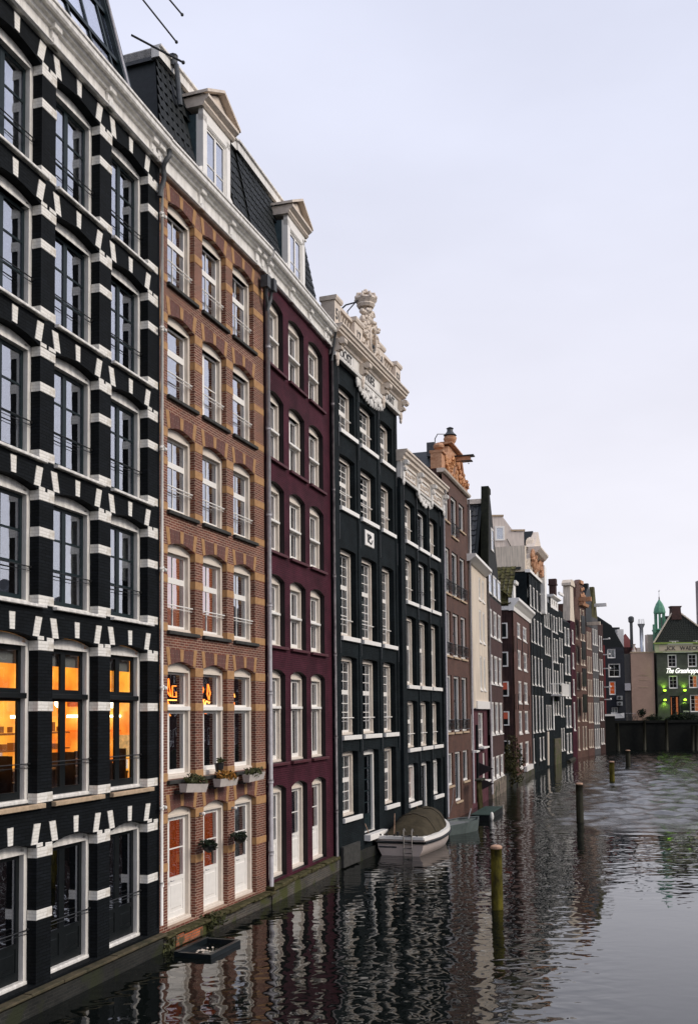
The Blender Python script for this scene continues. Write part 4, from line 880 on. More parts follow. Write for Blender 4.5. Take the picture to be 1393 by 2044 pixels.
def rooftiles(H,P0,U,Vv,nu,nv,m,name='roof_tiles'):
    P0,U,Vv=Vector(P0),Vector(U),Vector(Vv); nrm=U.cross(Vv).normalized(); st=MB(); du=U/nu; dv=Vv/nv
    for j in range(nv):
        for i in range(nu):
            p=P0+du*i+dv*j; o=nrm*(.03+.012*((i+j)%3)); a=[p+o*1.8,p+du*.5+o*.6+nrm*.0,p+du*.97+o*1.8]; b=[x+dv*1.1-nrm*.04 for x in a]
            st.add(a+b+[x-nrm*.06 for x in a],[(0,1,4,3),(1,2,5,4),(0,6,7,1),(1,7,8,2)])
    return tag(st.build(name,m,H),kind='stuff')
q=MB(); q.add([(1.4,.4,18.7),(1.4,9,18.7),(-2.2,9,13.2),(-2.2,.4,13.2),(5.8,.4,12.7),(5.8,9,12.7)],[(0,1,2,3),(0,4,5,1),(1,5,2)]); q.build('pitched_roof',m_tile,H)
rooftiles(H,(-2.2,8.8,13.2),(0,-8.2,0),(3.6,0,5.5),26,16,mat('dark_pantile',(.022,.024,.026),.45,.4,.35,5))
q=MB(); q.box(1.15,1.65,.4,9,18.55,18.85); q.build('ridge',m_stonel,H)
pipe(H,[(.05,-.1,12.6),(.05,-.1,.3)],.05,m_grey)
q=MB(); q.box(0,7.2,-.1,.15,-.5,1.0); q.build('quay_base',brick('pale_quay_stone',(.22,.18,.14),(.15,.12,.1),(.08,.07,.06),bw=.6,bh=.3,bump=.6,patch=((.05,.05,.03),1)),H)
# gap between 8 and 9 with low wall and shrub
q=MB(); q.box(0,6.4,0,.4,-.5,1.0); t=q.build('garden_wall',m_quayd,None,(10.5133,68.6625,0)); t.rotation_euler=(0,0,PI/2-.285); tag(t,'low wet quay wall at the foot of the blank side wall','wall')
# HOUSE 9
H=far('red brown brick corner house with white cornice and mossy tiled roof',(12.4653,75.7294),.285,11.5,13.0,m_brown3,[(2.5,4.5),(6.4,8.9)],[(11.15,12.35),(8.7,10.2),(6.0,7.75),(3.6,5.4),(.9,2.9)],None,.14,-.3,lit={(4,1):m_dress},skip=())
q=MB(); q.prof([(.3,13.95),(-.5,13.95),(-.5,13.75),(-.35,13.6),(-.12,13.3),(-.08,13.0),(.3,13.0)],-.3,11.6); q.build('cornice',m_frame,H)
q=MB(); q.box(-.14,-.004,.1,9,-.3,13.05); q.build('dark_gable_wall',m_side,H)
q=MB(); q.box(-.28,-.14,.0,9,13.05,13.35); q.build('side_cornice',m_frame,H)
for z0,z1 in ((11.0,12.0),(8.85,9.8),(6.6,7.55),(4.4,5.3),(2.3,3.1)):
    q=MB(); 
    for x0,x1,a_,b_ in ((.42,1.2,z0-.1,z0),(.42,1.2,z1,z1+.08),(.42,.52,z0,z1),(1.1,1.2,z0,z1)): q.box(-.22,-.14,x0,x1,a_,b_)
    f=q.build('window',m_frame,H); zm=z0+(z1-z0)*.45
    MB().box(-.17,-.142,.52,1.1,z0,zm).build('pane',m_dark,f); MB().box(-.17,-.142,.52,1.1,zm,z1).build('pane',m_dress if z0 in (6.6,4.4) else m_dark,f)
q=MB(); q.add([(-.3,-.2,13.4),(11.6,-.2,13.4),(11.6,9,13.4),(-.3,9,13.4),(3.5,3.5,16.9),(8.5,3.5,16.9)],[(0,1,5,4),(1,2,5),(2,3,4,5),(3,0,4)]); q.build('hipped_roof',m_tilem,H)
rooftiles(H,(-.35,8.6,13.5),(0,-8.5,0),(3.75,0,3.35),24,12,m_tilem); rooftiles(H,(-.3,-.25,13.5),(11.8,0,0),(0,3.7,3.4),30,12,m_tilem)
for x in (.35,1.9,5.4,9.6):
    for z0 in (1.2,5.5,9.9): MB().box(x,x+.06,-.05,-.0,z0,z0+1.2).build('wall_anchor',m_iron,H)
q=MB(); q.box(5.0,9.9,-.25,.0,.55,.95); q.build('white_plinth',m_frame,H)
q=MB(); q.box(7.2,8.6,.8,3.5,13.9,16.0); q.prof([(.7,16),(-.0+.6,16),(.55,16.25),(3.6,16.25),(3.6,16)],7.0,8.8); q.build('dormer',m_frame,H)
q=MB(); q.box(-.3,11.6,-.15,.1,-.5,.5); q.build('quay_base',m_quay,H)
pipe(H,[(11.3,-.1,13),(11.3,-.1,.4)],.06,m_greyd)
# white rear house
T=thing('rear_house','cream plastered rear house with stepped gable side and two dark windows','house',(15.85,89.5,0))
q=MB(); q.prism([(-4.2,5),(0,5),(0,21.6),(-.9,21.55),(-1.9,22.95),(-2.8,22.95),(-4.2,21.2)],0,6); q.build('plaster_wall',mat('pale_plaster',(.72,.63,.56),.8,.2,.07,.8,.3,10,streak=.18),T)
q=MB(); q.box(-1.15,.1,-.08,6.05,21.6,21.75); q.box(-2.9,-1.8,-.08,6.05,22.95,23.1); q.build('coping',m_sandy,T)
for x0,x1,z0,z1 in ((-2.45,-1.9,20.9,21.9),(-2.05,-1.4,18.5,19.75)):
    q=MB(); q.box(x0-.15,x1+.15,-.1,.0,z0-.15,z0); q.box(x0-.15,x1+.15,-.1,.0,z1,z1+.15); q.box(x0-.15,x0,-.1,0,z0,z1); q.box(x1,x1+.15,-.1,0,z0,z1); f=q.build('window',m_frame,T)
    MB().box(x0,x1,-.05,-.01,z0,z1).build('pane',m_glass,f); MB().box(x0,x1,-.005,-.001,z0,z1).build('sash',m_dark,f)
for x,z,a_ in ((-1.55,20.3,.5),(-.65,18.9,.35),(-.45,15.5,0)):
    MB().tube([(x,-.06,z+.6),(x+a_,-.06,z-.4)],.04,5).build('wall_anchor',m_iron,T)
# HOUSES 10..19
c4=[(.5,1.5),(2.6,3.7),(4.9,6.0),(7.2,8.3)]
H=far('wide green-black house under an orange carved sandstone gable',(15.7332,86.8838),.315,9.7,17.5,m_green,c4,[(14.6,16.5),(11.5,13.7),(7.7,10.3),(3.5,6.8),(.9,3.0)],None,.14,-.3,skip=((4,1),))
q=MB(); q.prof([(.3,17.75),(-.15,17.75),(-.15,17.5),(.3,17.5)],-.1,9.8); q.build('string_course',m_frame,H)
q=MB(); q.prism([(.2,17.75),(9.5,17.75),(8.9,18.6),(7.6,19.2),(6.9,20.6),(5,21.6),(3,20.8),(2.2,19.5),(1,18.8)],0,.6); q.box(.1,.9,.3,4,17.6,19.9); q.build('gable',m_plaster,H)
q=MB()
for s,x in ((1,1.6),(-1,8.2),(1,3.0),(-1,6.9)): q.scroll(x,18.5,.55,-.2,.2,1.2,s,n=6)
for k in range(22): q.ball(rr.uniform(1.2,8.5),-.15,rr.uniform(18,20),.3,.2,.35,6,5)
q.build('gable_carving',m_stone,H)
MB().prof([(.3,20.1),(-.8,20.1),(-.8,19.95),(-.5,19.6),(-.1,19.4),(.3,19.4)],2.2,8.0).build('gable_cornice',m_stonel,H)
MB().prism([(2.2,20.1),(8.0,20.1),(5.1,21.9)],-.25,.5).build('gable_pediment',m_stonel,H)
q=MB(); q.add([(-.2,.7,17.8),(9.6,.7,17.8),(5,.2,22.0),(-.2,9,17.8),(9.6,9,17.8),(5,9,22.0)],[(0,2,5,3),(1,4,5,2),(0,1,2),(3,5,4)]); q.build('pitched_roof',m_tile,H)
q=MB(); q.tube([(-.0,-.15,18),(9.6,-.15,18)],.02,4); q.box(7.9,9.3,-.4,.0,14.6,19.2); q.build('white_corner_board',m_frame,H)
for x in (2.0,4.3,6.6): MB().box(x,x+.12,-.04,0,.5,17.4).build('pilaster_strip',m_dark,H)
H=far('slim dark house with loose roofline beside the carved sandstone gable',(18.7603,96.1735),.33,4.6,16.2,m_green,[(.5,1.3),(2.0,2.8),(3.4,4.2)],[(13.6,15.2),(10.9,12.7),(7.2,9.6),(3.6,6.0)],None,.12,-.3)
q=MB(); q.add([(0,0,16.2),(4.6,0,16.2),(4.6,4,19.2),(0,4,19.2),(0,9,16.2),(4.6,9,16.2)],[(0,1,2,3),(3,2,5,4),(0,3,4),(1,5,2)]); q.build('pitched_roof',m_tile,H); pipe(H,[(4.5,-.15,15),(4.5,-.15,3.5)],.07,m_frame)
q=MB(); q.prism([(.3,.2),(1.1,.2),(1.4,3.4),(.5,3.4)],-.1,0); q.build('pale_doorcase',m_plaster,H)
H=far('dark house with white attic box and white iron balcony',(20.2774,100.6029),.35,5.4,15.9,m_green,[(.5,1.5),(2.1,3.1),(3.8,4.9)],[(13.5,15.2),(10.4,12.9),(7.2,9.6),(5.0,6.4)],None,.12,-.3)
q=MB(); wall(q,.3,5.3,15.9,17.0,[(.9,1.6,16.2,16.7,0),(2.3,3.0,16.2,16.7,0),(3.8,4.5,16.2,16.7,0)],-.05,.2); q.box(.3,5.3,.15,3,15.9,17.0); q.prof([(.3,17.2),(-.4,17.2),(-.4,17.05),(-.1,16.95),(.3,16.95)],.1,5.5); q.build('attic_box',m_frame,H)
q=MB(); q.box(-.6,4.6,-1.1,0,6.9,7.05); 
for k in range(15): q.tube([(-.6+5.2*k/14,-1.08,7.05),(-.6+5.2*k/14,-1.08,8.1)],.035,4)
for k in range(4): q.tube([(-.6,-1.08*k/3,7.05),(-.6,-1.08*k/3,8.1)],.035,4)
q.tube([(-.6,0,8.1),(-.6,-1.08,8.1),(4.6,-1.08,8.1)],.05,4); q.build('balcony',m_frame,H)
q=MB(); q.box(.6,4.9,-.12,.0,-.4,2.6); q.build('stone_base',brick('mossy_rubble',(.11,.09,.06),(.08,.075,.05),(.05,.05,.035),bw=.5,bh=.3,patch=((.06,.07,.02),.8)),H)
q=MB(); q.add([(0,.5,17),(5.4,.5,17),(5.4,4,19.4),(0,4,19.4),(0,9,17),(5.4,9,17)],[(0,1,2,3),(3,2,5,4),(0,3,4),(1,5,2)]); q.build('pitched_roof',m_tile,H)
H=far('narrow black house below a tiled roof with white ladder hatch',(22.1647,105.7731),.38,3.0,16.1,m_green,[(.4,1.1),(1.7,2.5)],[(13.9,15.4),(11.2,13.2),(8.2,10.5),(4.8,7.4),(1.2,3.6)],None,.12,-.3)
q=MB(); q.add([(0,0,16.1),(3,0,16.1),(3,4,18.8),(0,4,18.8),(0,9,16),(3,9,16)],[(0,1,2,3),(3,2,5,4),(0,3,4),(1,5,2)]); q.build('pitched_roof',m_tile,H); MB().box(-1.5,1.0,-.5,-.3,17.6,17.85).build('white_beam',m_frame,H)
H=far('blue-black house with tall brick chimney on its ridge',(23.3060,108.6304),.40,4.0,15.2,m_green,[(.5,1.6),(2.3,3.5)],[(12.6,14.6),(9.4,11.6),(6.8,8.6),(3.6,6.0),(.8,3.0)],None,.12,-.3)
q=MB(); q.add([(0,0,15.2),(4,0,15.2),(4,4,18.4),(0,4,18.4),(0,9,15),(4,9,15)],[(0,1,2,3),(3,2,5,4),(0,3,4),(1,5,2)]); q.build('pitched_roof',m_tile,H)
q=MB(); q.box(.2,.9,.8,1.5,16,19.2); q.box(.1,1.0,.7,1.6,19.2,19.35); q.box(.15,.95,.75,1.55,19.35,19.9); q.build('chimney',m_brown2,H)
H=far('purple trimmed narrow neck-gabled house with worn cream side',(24.9015,112.4041),.42,2.5,15.6,m_purple,[(.8,1.7)],[(13,14.6),(10.2,12),(7.2,9),(3.2,6.4)],None,.12,-.3)
q=MB(); q.prism([(.0,15.6),(2.5,15.6),(2.2,17),(2.0,19.6),(.4,19.6),(.2,17)],0,.8); q.prism([(.1,19.6),(2.4,19.6),(2.4,19.9),(1.7,20.3),(.7,20.3),(.1,19.9)],-.15,.9); q.build('gable',m_plaster,H)
H=far('brown brick warehouse with black shutters stacked up its middle',(25.9244,114.6948),.44,5.8,17.8,m_brown,[(.5,1.3),(2.9,3.6),(4.3,5.2)],[(15.9,17.4),(13.7,15.3),(10.8,12.8),(7.9,9.9),(4.2,7.0),(.9,3.6)],m_plaster,.12,-.3,skip=((0,0),))
for z in (14.3,11.3,8.2,5.2):
    q=MB(); q.box(.4,2.4,-.7,-.62,z,z+2.1); q.build('black_shutter',m_dark,H)
q=MB(); q.prism([(-.0,17.8),(5.8,17.8),(5.2,18.6),(4.8,20.2),(3.2,20.9),(1.4,20.2),(1.0,18.7)],0,.5); q.build('gable',m_brown,H)
q=MB(); q.prof([(.2,18.1),(-.5,18.1),(-.4,17.8),(.2,17.7)],2.4,5.9); q.box(2.9,4.4,-.2,.6,20.4,20.8); 
for k in range(10): q.ball(rr.uniform(3,5.2),-.1,rr.uniform(18.3,20),.25,.15,.25,6,4)
q.box(2.4,2.9,-1.4,0,18.2,18.7); q.build('gable_carving',m_stone,H)
H=far('black tarred house with hoisting beam over red brick lower storeys',(28.4621,120.0852),.44,3.4,15.6,m_brown3,[(.4,1.0),(1.3,1.9),(2.3,2.9)],[(12.9,15.0),(10,12),(7.2,9.2),(4,6.4),(1,3.2)],m_plaster,.12,-.3)
q=MB(); q.box(0,3.4,-.04,.6,15.6,19.2); q.prism([(0,19.2),(3.4,19.2),(2.6,20.3),(1.2,20.3)],-.04,.6); q.box(1.2,1.9,-.1,.7,20.3,20.9); q.build('gable',m_dark,H)
q=MB(); q.box(.4,.8,-1.6,0,15.7,16.1); q.build('hoisting_beam',m_plaster,H)
H=far('grey brick gabled house with white hoisting beam near the row end',(29.9495,123.2446),.44,3.6,17.0,brick('grey_brick',(.07,.065,.07),(.045,.045,.05),(.09,.09,.09)),[(.4,1.1),(1.6,2.3),(2.7,3.3)],[(13.6,15.6),(10.4,12.6),(7.2,9.4),(3.8,6.4),(.8,3.2)],None,.12,-.3)
q=MB(); q.prism([(0,17),(3.6,17),(2.7,19.6),(2.3,20.9),(1.5,20.9),(1.1,19.6)],0,.5); q.build('gable',m_tilem,H); q=MB(); q.box(1.7,2.1,-1.5,0,18.4,18.8); q.build('hoisting_beam',m_frame,H)
H=far('last dark house of the row with warm lit lower windows',(31.5172,126.5746),.44,3.2,16.6,m_side,[(.5,1.2),(1.7,2.5)],[(13,15),(10,12),(7.2,9.2),(4.2,6.6),(1.2,3.2)],None,.12,-.3,lit={(3,0):m_curto,(3,1):m_curtw})
q=MB()
for z in (14.6,12.6,10.8,8.4,6.8): q.box(3.0,3.2,-.8,0,z,z+.12); q.ball(3.1,-.8,z+.1,.14)
q.build('bracket_lamp',m_frame,H)

# ================================================================== END OF CANAL (y = 139.2), facing the camera
Y0=139.2
def endwall(name,label,x0,x1,z0,z1,m,ops,depth=8,y=Y0,cat='house'):
    T=thing(name,label,cat,(x0,y,0)); q=MB(); wall(q,0,x1-x0,z0,z1,[(o[0]-x0,o[1]-x0,o[2],o[3],0) for o in ops],0,.15)
    q.build('front_wall',m,T)
    q=MB(); q.box(0,.1,.16,depth,z0,z1); q.box(x1-x0-.1,x1-x0,.16,depth,z0,z1); q.box(.1,x1-x0-.1,depth-.1,depth,z0,z1); q.box(.1,x1-x0-.1,.16,depth-.1,z1-.2,z1); q.build('side_wall',m,T)
    MB().add([(.1,1,z0),(x1-x0-.1,1,z0),(x1-x0-.1,1,z1),(.1,1,z1)],[(0,1,2,3)]).build('inner_wall',m_inner,T)
    return T
def ewin(T,x0,x1,z0,z1,nc,nr,X,cu=None,fm=None,sash=None):
    w=x1-x0; return window(T,x0-X,z0,w,z1-z0,0,.08,[(.10,w-.10,.10,z1-z0-.1,nc,nr,sash or m_frame,.05)],fm or m_frame,.10,.1,one=True,curtain=cu)
qm=mat('dark_wet_quay_wall',(.006,.007,.006),.8,.2,.4,2,.5,8)
q=MB(); q.box(34.8,120,Y0-2.6,Y0+.4,-1,4.0); q.box(34.8,120,Y0-2.8,Y0-2.6,3.7,4.05); tag(q.build('quay',qm),kind='structure')
q=MB(); q.add([(34.8,Y0-2.6,4.006),(120,Y0-2.6,4.006),(120,Y0+12,4.006),(34.8,Y0+12,4.006)],[(0,1,2,3)]); tag(q.build('pavement',mat('dark_paving',(.06,.06,.058),.85,.2,.3,3)),kind='structure')
X=35.3
T=endwall('corner_house','black brick corner house with three differing windows and air conditioners',X,38.25,4,14.2,brick('blue_black_brick',(.012,.015,.024),(.018,.021,.03),(.01,.012,.016)),[(35.9,37.05,12.7,14.0),(36.0,37.65,10.05,11.95),(36.05,36.95,7.6,9.5),(36.25,37.25,5.0,5.95)])
ewin(T,35.9,37.05,12.7,14.0,2,1,X); ewin(T,36.0,37.65,10.05,11.95,2,2,X); ewin(T,36.05,36.95,7.6,9.5,1,3,X,(m_curto,'full')); ewin(T,36.25,37.25,5.0,5.95,2,1,X,(m_curt,'full'),m_darkstone)
q=MB(); q.prism([(-.6,14.2),(2.95,14.2),(1.3,17.3),(-.6,18.6)],.1,.5); q.add([(-.6,.3,18.6),(-.6,8,18.6),(2.95,8,14.2),(2.95,.3,14.2)],[(0,1,2,3)]); q.build('roof',m_tile,T)
q=MB(); q.tube([(.1,-.15,4.2),(.1,-.15,14.5)],.12,6); q.build('red_downpipe',mat('dark_red_paint',(.16,.012,.012),.5),T)
for z in (6.9,6.1):
    t=thing('air_conditioner','upper boxed air conditioner on the black corner house' if z>6.5 else 'lower boxed air conditioner on the black corner house','air conditioner',(37.0,Y0-.4,z),0,'air conditioners on the corner house')
    MB().cbox(0,.75,0,.38,0,.55,.02).build('casing',mat('grey_metal_%d'%int(z),(.25,.26,.26),.5),t)
    MB().lathe([(.2,0),(.2,.03)],0,0,12).build('fan_grille',m_iron,t,(.3,-.03,.28)).rotation_euler=(PI/2,0,0)
T=endwall('mansard_house','dark mansard roofed house behind the black corner house',37.2,41.0,4,14.6,m_side,[],6,Y0+6)
q=MB(); q.prof([(0,14.6),(6,14.6),(5,17.4),(1,17.4)],-3.2,2.4); q.box(-3.2,2.4,1,5,17.4,17.6); q.build('roof',m_tile,T)
q=MB(); q.box(-.6,.6,-.3,1.5,14.9,16.4); q.box(1.7,2.6,-.3,2,14.5,17.2); q.build('dormer',m_frame,T)
q=MB(); q.box(.3,2.2,-.35,-.05,13.1,14.7); q.build('white_attic',m_frame,T)
q=MB(); q.lathe([(.22,14.5),(.22,18.2),(.4,18.4),(.42,19.0),(.2,19.2)],4.1,1,10); q.lathe([(.2,14.5),(.2,16.8),(.3,17.0),(.3,17.2)],-1.2,-.5,8); q.build('flue',m_greyd,T)
T=endwall('grey_annex','narrow grey panelled annex between black corner house and tan brick wall',38.1,39.15,4,13.3,mat('grey_panel',(.09,.085,.08),.7,.2,.1,3),[],5,Y0+.3)
MB().box(.1,.9,-.35,.0,8.2,9.2).build('vent_box',m_grey,T)
T=endwall('tan_house','blank tan painted brick wall with one sealed window',39.15,42.35,4,13.42,brick('tan_painted_brick',(.40,.27,.21),(.37,.25,.195),(.30,.20,.16),bw=.3,bh=.09,mort=.012,dirt=.08),[],8,Y0)
q=MB(); q.box(1.1,2.25,-.04,.0,10.25,10.32); q.box(1.1,2.25,-.04,0,8.6,8.67); q.box(1.1,2.25,-.03,0,9.6,9.66); q.build('sealed_window',m_sandy,T)
q=MB(); q.box(-.05,3.25,-.06,.3,13.42,13.56); q.build('coping',m_sandy,T)
q=MB(); q.lathe([(.26,13.4),(.26,17.0),(.50,17.5),(.50,17.62)],2.15,2,12); q.build('steel_flue',mat('steel_flue',(.45,.47,.5),.3,.5,.1,3,metal=.7),T,smooth=True)
q=MB()
for k in range(10):
    a=2*PI*k/10; q.tube([(2.15+.45*math.cos(a),2+.45*math.sin(a),17.6),(2.15+.36*math.cos(a),2+.36*math.sin(a),18.3)],.02,4)
q.build('flue_cage',m_greyd,T)
q=MB(); q.lathe([(.35,13.5),(.3,13.8),(.18,13.9),(.16,14.5),(.3,14.7)],.75,1,10); q.box(1.2,1.7,1,1.6,13.5,14.2); q.build('roof_vent',m_stonel,T)
T=thing('gabled_house','small dusty red gable seen over the tan wall','house',(39.4,Y0+9,0))
q=MB(); q.prism([(0,10),(3.4,10),(3.4,14.3),(1.6,16.8),(0,15)],0,.4); q.build('gable',mat('dusty_red_render',(.30,.10,.10),.8),T); q=MB(); q.box(0,.3,-.3,.3,12,17.2); q.build('chimney',m_stonel,T)
# Grasshopper
X=42.67
wins=[(44.2,45.45,11.33,13.12),(47.0,48.25,11.36,13.16),(44.28,45.52,8.38,10.18),(47.06,48.3,8.42,10.22),(47.15,48.5,5.1,7.5),(44.35,45.65,4.1,7.35)]
gm=brick('olive_grey_brick',(.044,.050,.039),(.056,.062,.048),(.07,.08,.06),bw=.3,bh=.09,mort=.012)
T=endwall('corner_cafe','dark olive brick cafe with green up-lights and a black tiled gable roof',X,51.2,4,13.4,gm,wins,9,Y0-.2)
G=T
for k,(a,b,c,d) in enumerate(wins[:5]): ewin(T,a,b,c,d,2,3 if k<4 else 4,X,(m_curtw,'right') if k in (3,4) else None)
ewin(T,*wins[5],2,2,X,(m_curtw,'sides'),m_dark,m_dark)
q=MB(); q.box(-.25,8.7,-.25,.1,13.42,14.55); q.build('sign_fascia',mat('pale_green_fascia',(.44,.47,.27),.6,.3,.05),T)
q=MB(); q.box(.3,8.5,-.28,-.25,13.6,14.42); q.build('fascia_panel',mat('beige_fascia_panel',(.50,.43,.30),.6),T)
q=MB(); q.box(-.4,8.8,-.5,.1,14.6,14.78); q.build('eaves_board',mat('lime_eaves_board',(.25,.34,.07),.5),T)
text('\u201eICK   WAECK\u201c',.78,.02,m_letter,T,(1.05,-.30,13.72),name='fascia_lettering',space=1.02,sx=.93)
m_signw=mat('backlit_sign_white',(.9,.9,.9),.5,emit=(1,.97,.9),es=.55)
text('The Grasshopper',1.0,.05,m_signw,T,(1.05,-.35,10.52),name='neon_lettering',shear=.45,bold=.012,sx=.72,space=.95)
q=MB(); q.prism([(-.3,14.78),(8.9,14.78),(3.6,18.9),(2.2,18.9)],.3,.5); q.build('roof_hip',m_tile,T)
rooftiles(T,(-.2,.1,14.8),(8.8,0,0),(0,.2,3.9),1,1,m_tile) if False else None
st=MB()
for j in range(15):
    t=j/15; z=14.82+4.05*t; xa=-.2+2.45*t; xb=8.8-5.2*t; n=max(3,int((xb-xa)/.33))
    for i in range(n):
        x=xa+(xb-xa)*i/n; st.cbox(x,x+(xb-xa)/n-.03,.22+.0*t,.30,z,z+.25,.02)
tag(st.build('roof_tiles',mat('dark_grey_green_tile',(.022,.027,.022),.5,.35,.4,6),T),kind='stuff')
q=MB(); q.tube([(-.35,.15,14.75),(2.3,.15,18.9)],.12,5); q.tube([(8.95,.15,14.75),(3.55,.15,18.9)],.12,5); q.build('verge_board',m_plaster,T)
q=MB(); q.prism([(2.2,18.0),(3.7,18.0),(3.6,18.6),(3.55,19.6),(3.75,19.9),(2.15,19.9),(2.35,19.6),(2.3,18.6)],.0,1.2); q.build('chimney',m_brown2,T)
for x in (1.8,5.1):
    q=MB(); q.box(x,x+1.3,-.1,.1,14.95,15.0); q.box(x+.4,x+.55,-.15,.05,14.8,14.9); q.box(x+.75,x+.9,-.15,.05,14.8,14.9); q.build('floodlight_bracket',m_frame,T)
m_lime=mat('lime_lamp',(.4,.8,.1),.5,emit=(.45,1,.03),es=2.6)
for i,x in enumerate((43.55,46.32)):
    for k,z in enumerate((8.0,6.95)):
        t=thing('wall_lamp','%s green %s lamp on the olive cafe wall'%(('left','right')[i],('up-shining','down-shining')[k]),'wall lamp',(x,Y0-.55,z),0,'green wall lamps on the cafe')
        s=1 if k==0 else -1
        MB().box(-.08,.08,-.02,.3,-.2,.0).build('bracket',m_iron,t); MB().lathe([(.03,0),(.15,.02*s),(.2,.22*s),(.14,.24*s)],0,-.05,8).build('shade',m_lime,t)
        ld=bpy.data.lights.new('lamp_light','SPOT'); ld.energy=120; ld.color=(.55,1,.08); ld.spot_size=R(120); ld.spot_blend=.8; ld.shadow_soft_size=.08
        lo=bpy.data.objects.new('lamp_light',ld); C.objects.link(lo); lo.parent=t; lo.location=(0,.1,.3*s); lo.rotation_euler=(PI if s>0 else 0,0,0)
MB().box(45.9,47.0,Y0-.34,Y0-.27,4.9,6.3).build('menu_board',m_dark,None); tag(bpy.data.objects['menu_board'],'dark menu board right of the cafe door','menu board')
text('MENU',.3,.01,m_frame,bpy.data.objects['menu_board'],(46.1,Y0-.36,5.1),name='menu_lettering')
T=endwall('brick_house','plain brown brick house beyond the right edge of the cafe',51.6,70,4,17,m_brown,[(54,55.4,12,14),(58,59.4,12,14),(62,63.4,12,14),(54,55.4,8,10),(58,59.4,8,10),(62,63.4,8,10)],10,Y0+1)
for o in ((54,55.4,12,14),(58,59.4,12,14),(62,63.4,12,14),(54,55.4,8,10),(58,59.4,8,10),(62,63.4,8,10)): ewin(T,*o,2,2,51.6)
# cupola
T=thing('cupola','green copper cupola with weathervane above the cafe roof','tower',(44.4,Y0+3.5,0))
m_cop=mat('green_copper',(.06,.20,.13),.6,.3,col2=(.14,.33,.22),nscale=3,bump=.3,bscale=10)
q=MB(); q.lathe([(.80,19.2),(.84,19.4),(.72,20.0),(.48,20.6),(.22,21.0),(.10,21.2)],0,0,8); q.build('dome',m_cop,T)
q=MB(); q.lathe([(.07,21.1),(.10,21.4),(.03,21.5),(.02,22.6)],0,0,6); q.ball(0,0,21.55,.09); q.box(-.12,.12,-.02,.02,22.35,22.4); q.scroll(.06,22.5,.1,0,.02,.8); q.build('weathervane',m_iron,T)
q=MB()
for k in range(8):
    a=PI/8+k*PI/4; q.box(.66*math.cos(a)-.08,.66*math.cos(a)+.08,.66*math.sin(a)-.08,.66*math.sin(a)+.08,17.0,19.2)
q.lathe([(1.0,14),(1.0,16.6),(1.15,16.8),(1.0,17.0)],0,0,8); q.box(-1.2,-.8,-.9,-.5,16.4,17.6); q.box(.3,.75,-1.0,-.6,16.9,18.3); q.build('lantern',m_cop,T)
q=MB(); q.box(-1.6,.6,.8,2,13.5,16.3); q.build('stone_turret',m_stonel,T); q=MB(); q.box(1.0,2.6,.5,3,16,18.9); q.build('dark_roof',m_tile,T)
# scaffolded tower at right edge
T=thing('scaffold_tower','scaffolded grey tower with hoist mast at the right edge','tower',(53.55,Y0+12,0))
q=MB(); q.box(.8,6,0,5,8,25.5); q.build('tower_wall',mat('grey_tower_stone',(.25,.22,.22),.8,.2,.3,2),T)
q=MB()
for x in (.3,1.4,2.5,3.6):
    q.tube([(x,-.8,8),(x,-.8,31)],.06,5)
for k in range(12): q.tube([(.0,-.8,9+2*k),(4,-.8,9+2*k)],.05,5)
q.build('scaffolding',m_greyd,T)
q=MB(); q.tube([(-.55,-.8,8),(-.55,-.8,27.3)],.13,6)
for k in range(5): q.tube([(-.55,-.8,12+3.6*k),(.3,-.8,12+3.6*k)],.05,4)
q.build('hoist_mast',m_grey,T)
# pilings along the end quay
for i,(x,hh) in enumerate(((36.3,3.7),(39.8,4.0),(42.8,4.1),(46.3,3.3),(46.9,3.4),(50.2,3.6))):
    t=MB(); t.tube([(0,0,-1),(random.uniform(-.1,.1),0,hh)],.22,9,.18); o=t.build('timber_pile',m_wood,None,(x,Y0-3.1,0),True)
    tag(o,['pile below the banner','pile under the left edge of the tan wall','pile under the right edge of the tan wall','first of two close piles below the cafe','second of two close piles below the cafe','pile at the right edge below the cafe'][i]+', weathered grey timber','pile','piles along the end quay')
t=MB()
t.add([(0,0,0),(1.8,0,.05),(1.8,.02,.75),(1.2,-.05,.66),(.6,.0,.72),(0,.02,.85)],[(0,1,2,3,4,5)]); t.add([(x,y+.02,z) for x,y,z in [(0,0,0),(1.8,0,.05),(1.8,.02,.75),(1.2,-.05,.66),(.6,.0,.72),(0,.02,.85)]],[(5,4,3,2,1,0)])
tag(t.build('banner',mat('white_banner_cloth',(.62,.62,.62),.8,.1,.1,6),None,(35.95,Y0-1.0,4.35)),'crumpled white banner hung on railings before the black corner house','banner')
# bicycles mass / hedge
def leaves(name,cx,cy,cz,rx,ry,rz,n,m,size,label,cat,parent=None,seed=1,kind=None):
    r_=random.Random(seed); q=MB()
    for _ in range(n):
        while True:
            a,b,c=r_.uniform(-1,1),r_.uniform(-1,1),r_.uniform(-1,1)
            if a*a+b*b+c*c<1: break
        k=1+.25*math.sin(3*a+2*c+seed); p=Vector((cx+a*rx*k,cy+b*ry*k,cz+c*rz*k)); u=Vector((r_.uniform(-1,1),r_.uniform(-1,1),r_.uniform(-1,1))).normalized(); v=u.cross(Vector((r_.uniform(-1,1),r_.uniform(-1,1),r_.uniform(-1,1)))).normalized(); s=size*r_.uniform(.6,1.3)
        q.add([p-u*s,p+v*s*.45,p+u*s,p-v*s*.45],[(0,1,2,3)])
    o=q.build(name,m,parent)
    if label: tag(o,label,cat)
    if kind: o['kind']=kind
    return o
m_leafd=mat('dark_leaf',(.012,.022,.010),.7,.3,.4,8); m_leaf=mat('olive_leaf',(.05,.055,.018),.7,.3,.5,8); m_leafr=mat('autumn_leaf',(.30,.10,.02),.7,.3,col2=(.38,.22,.04),nscale=14)
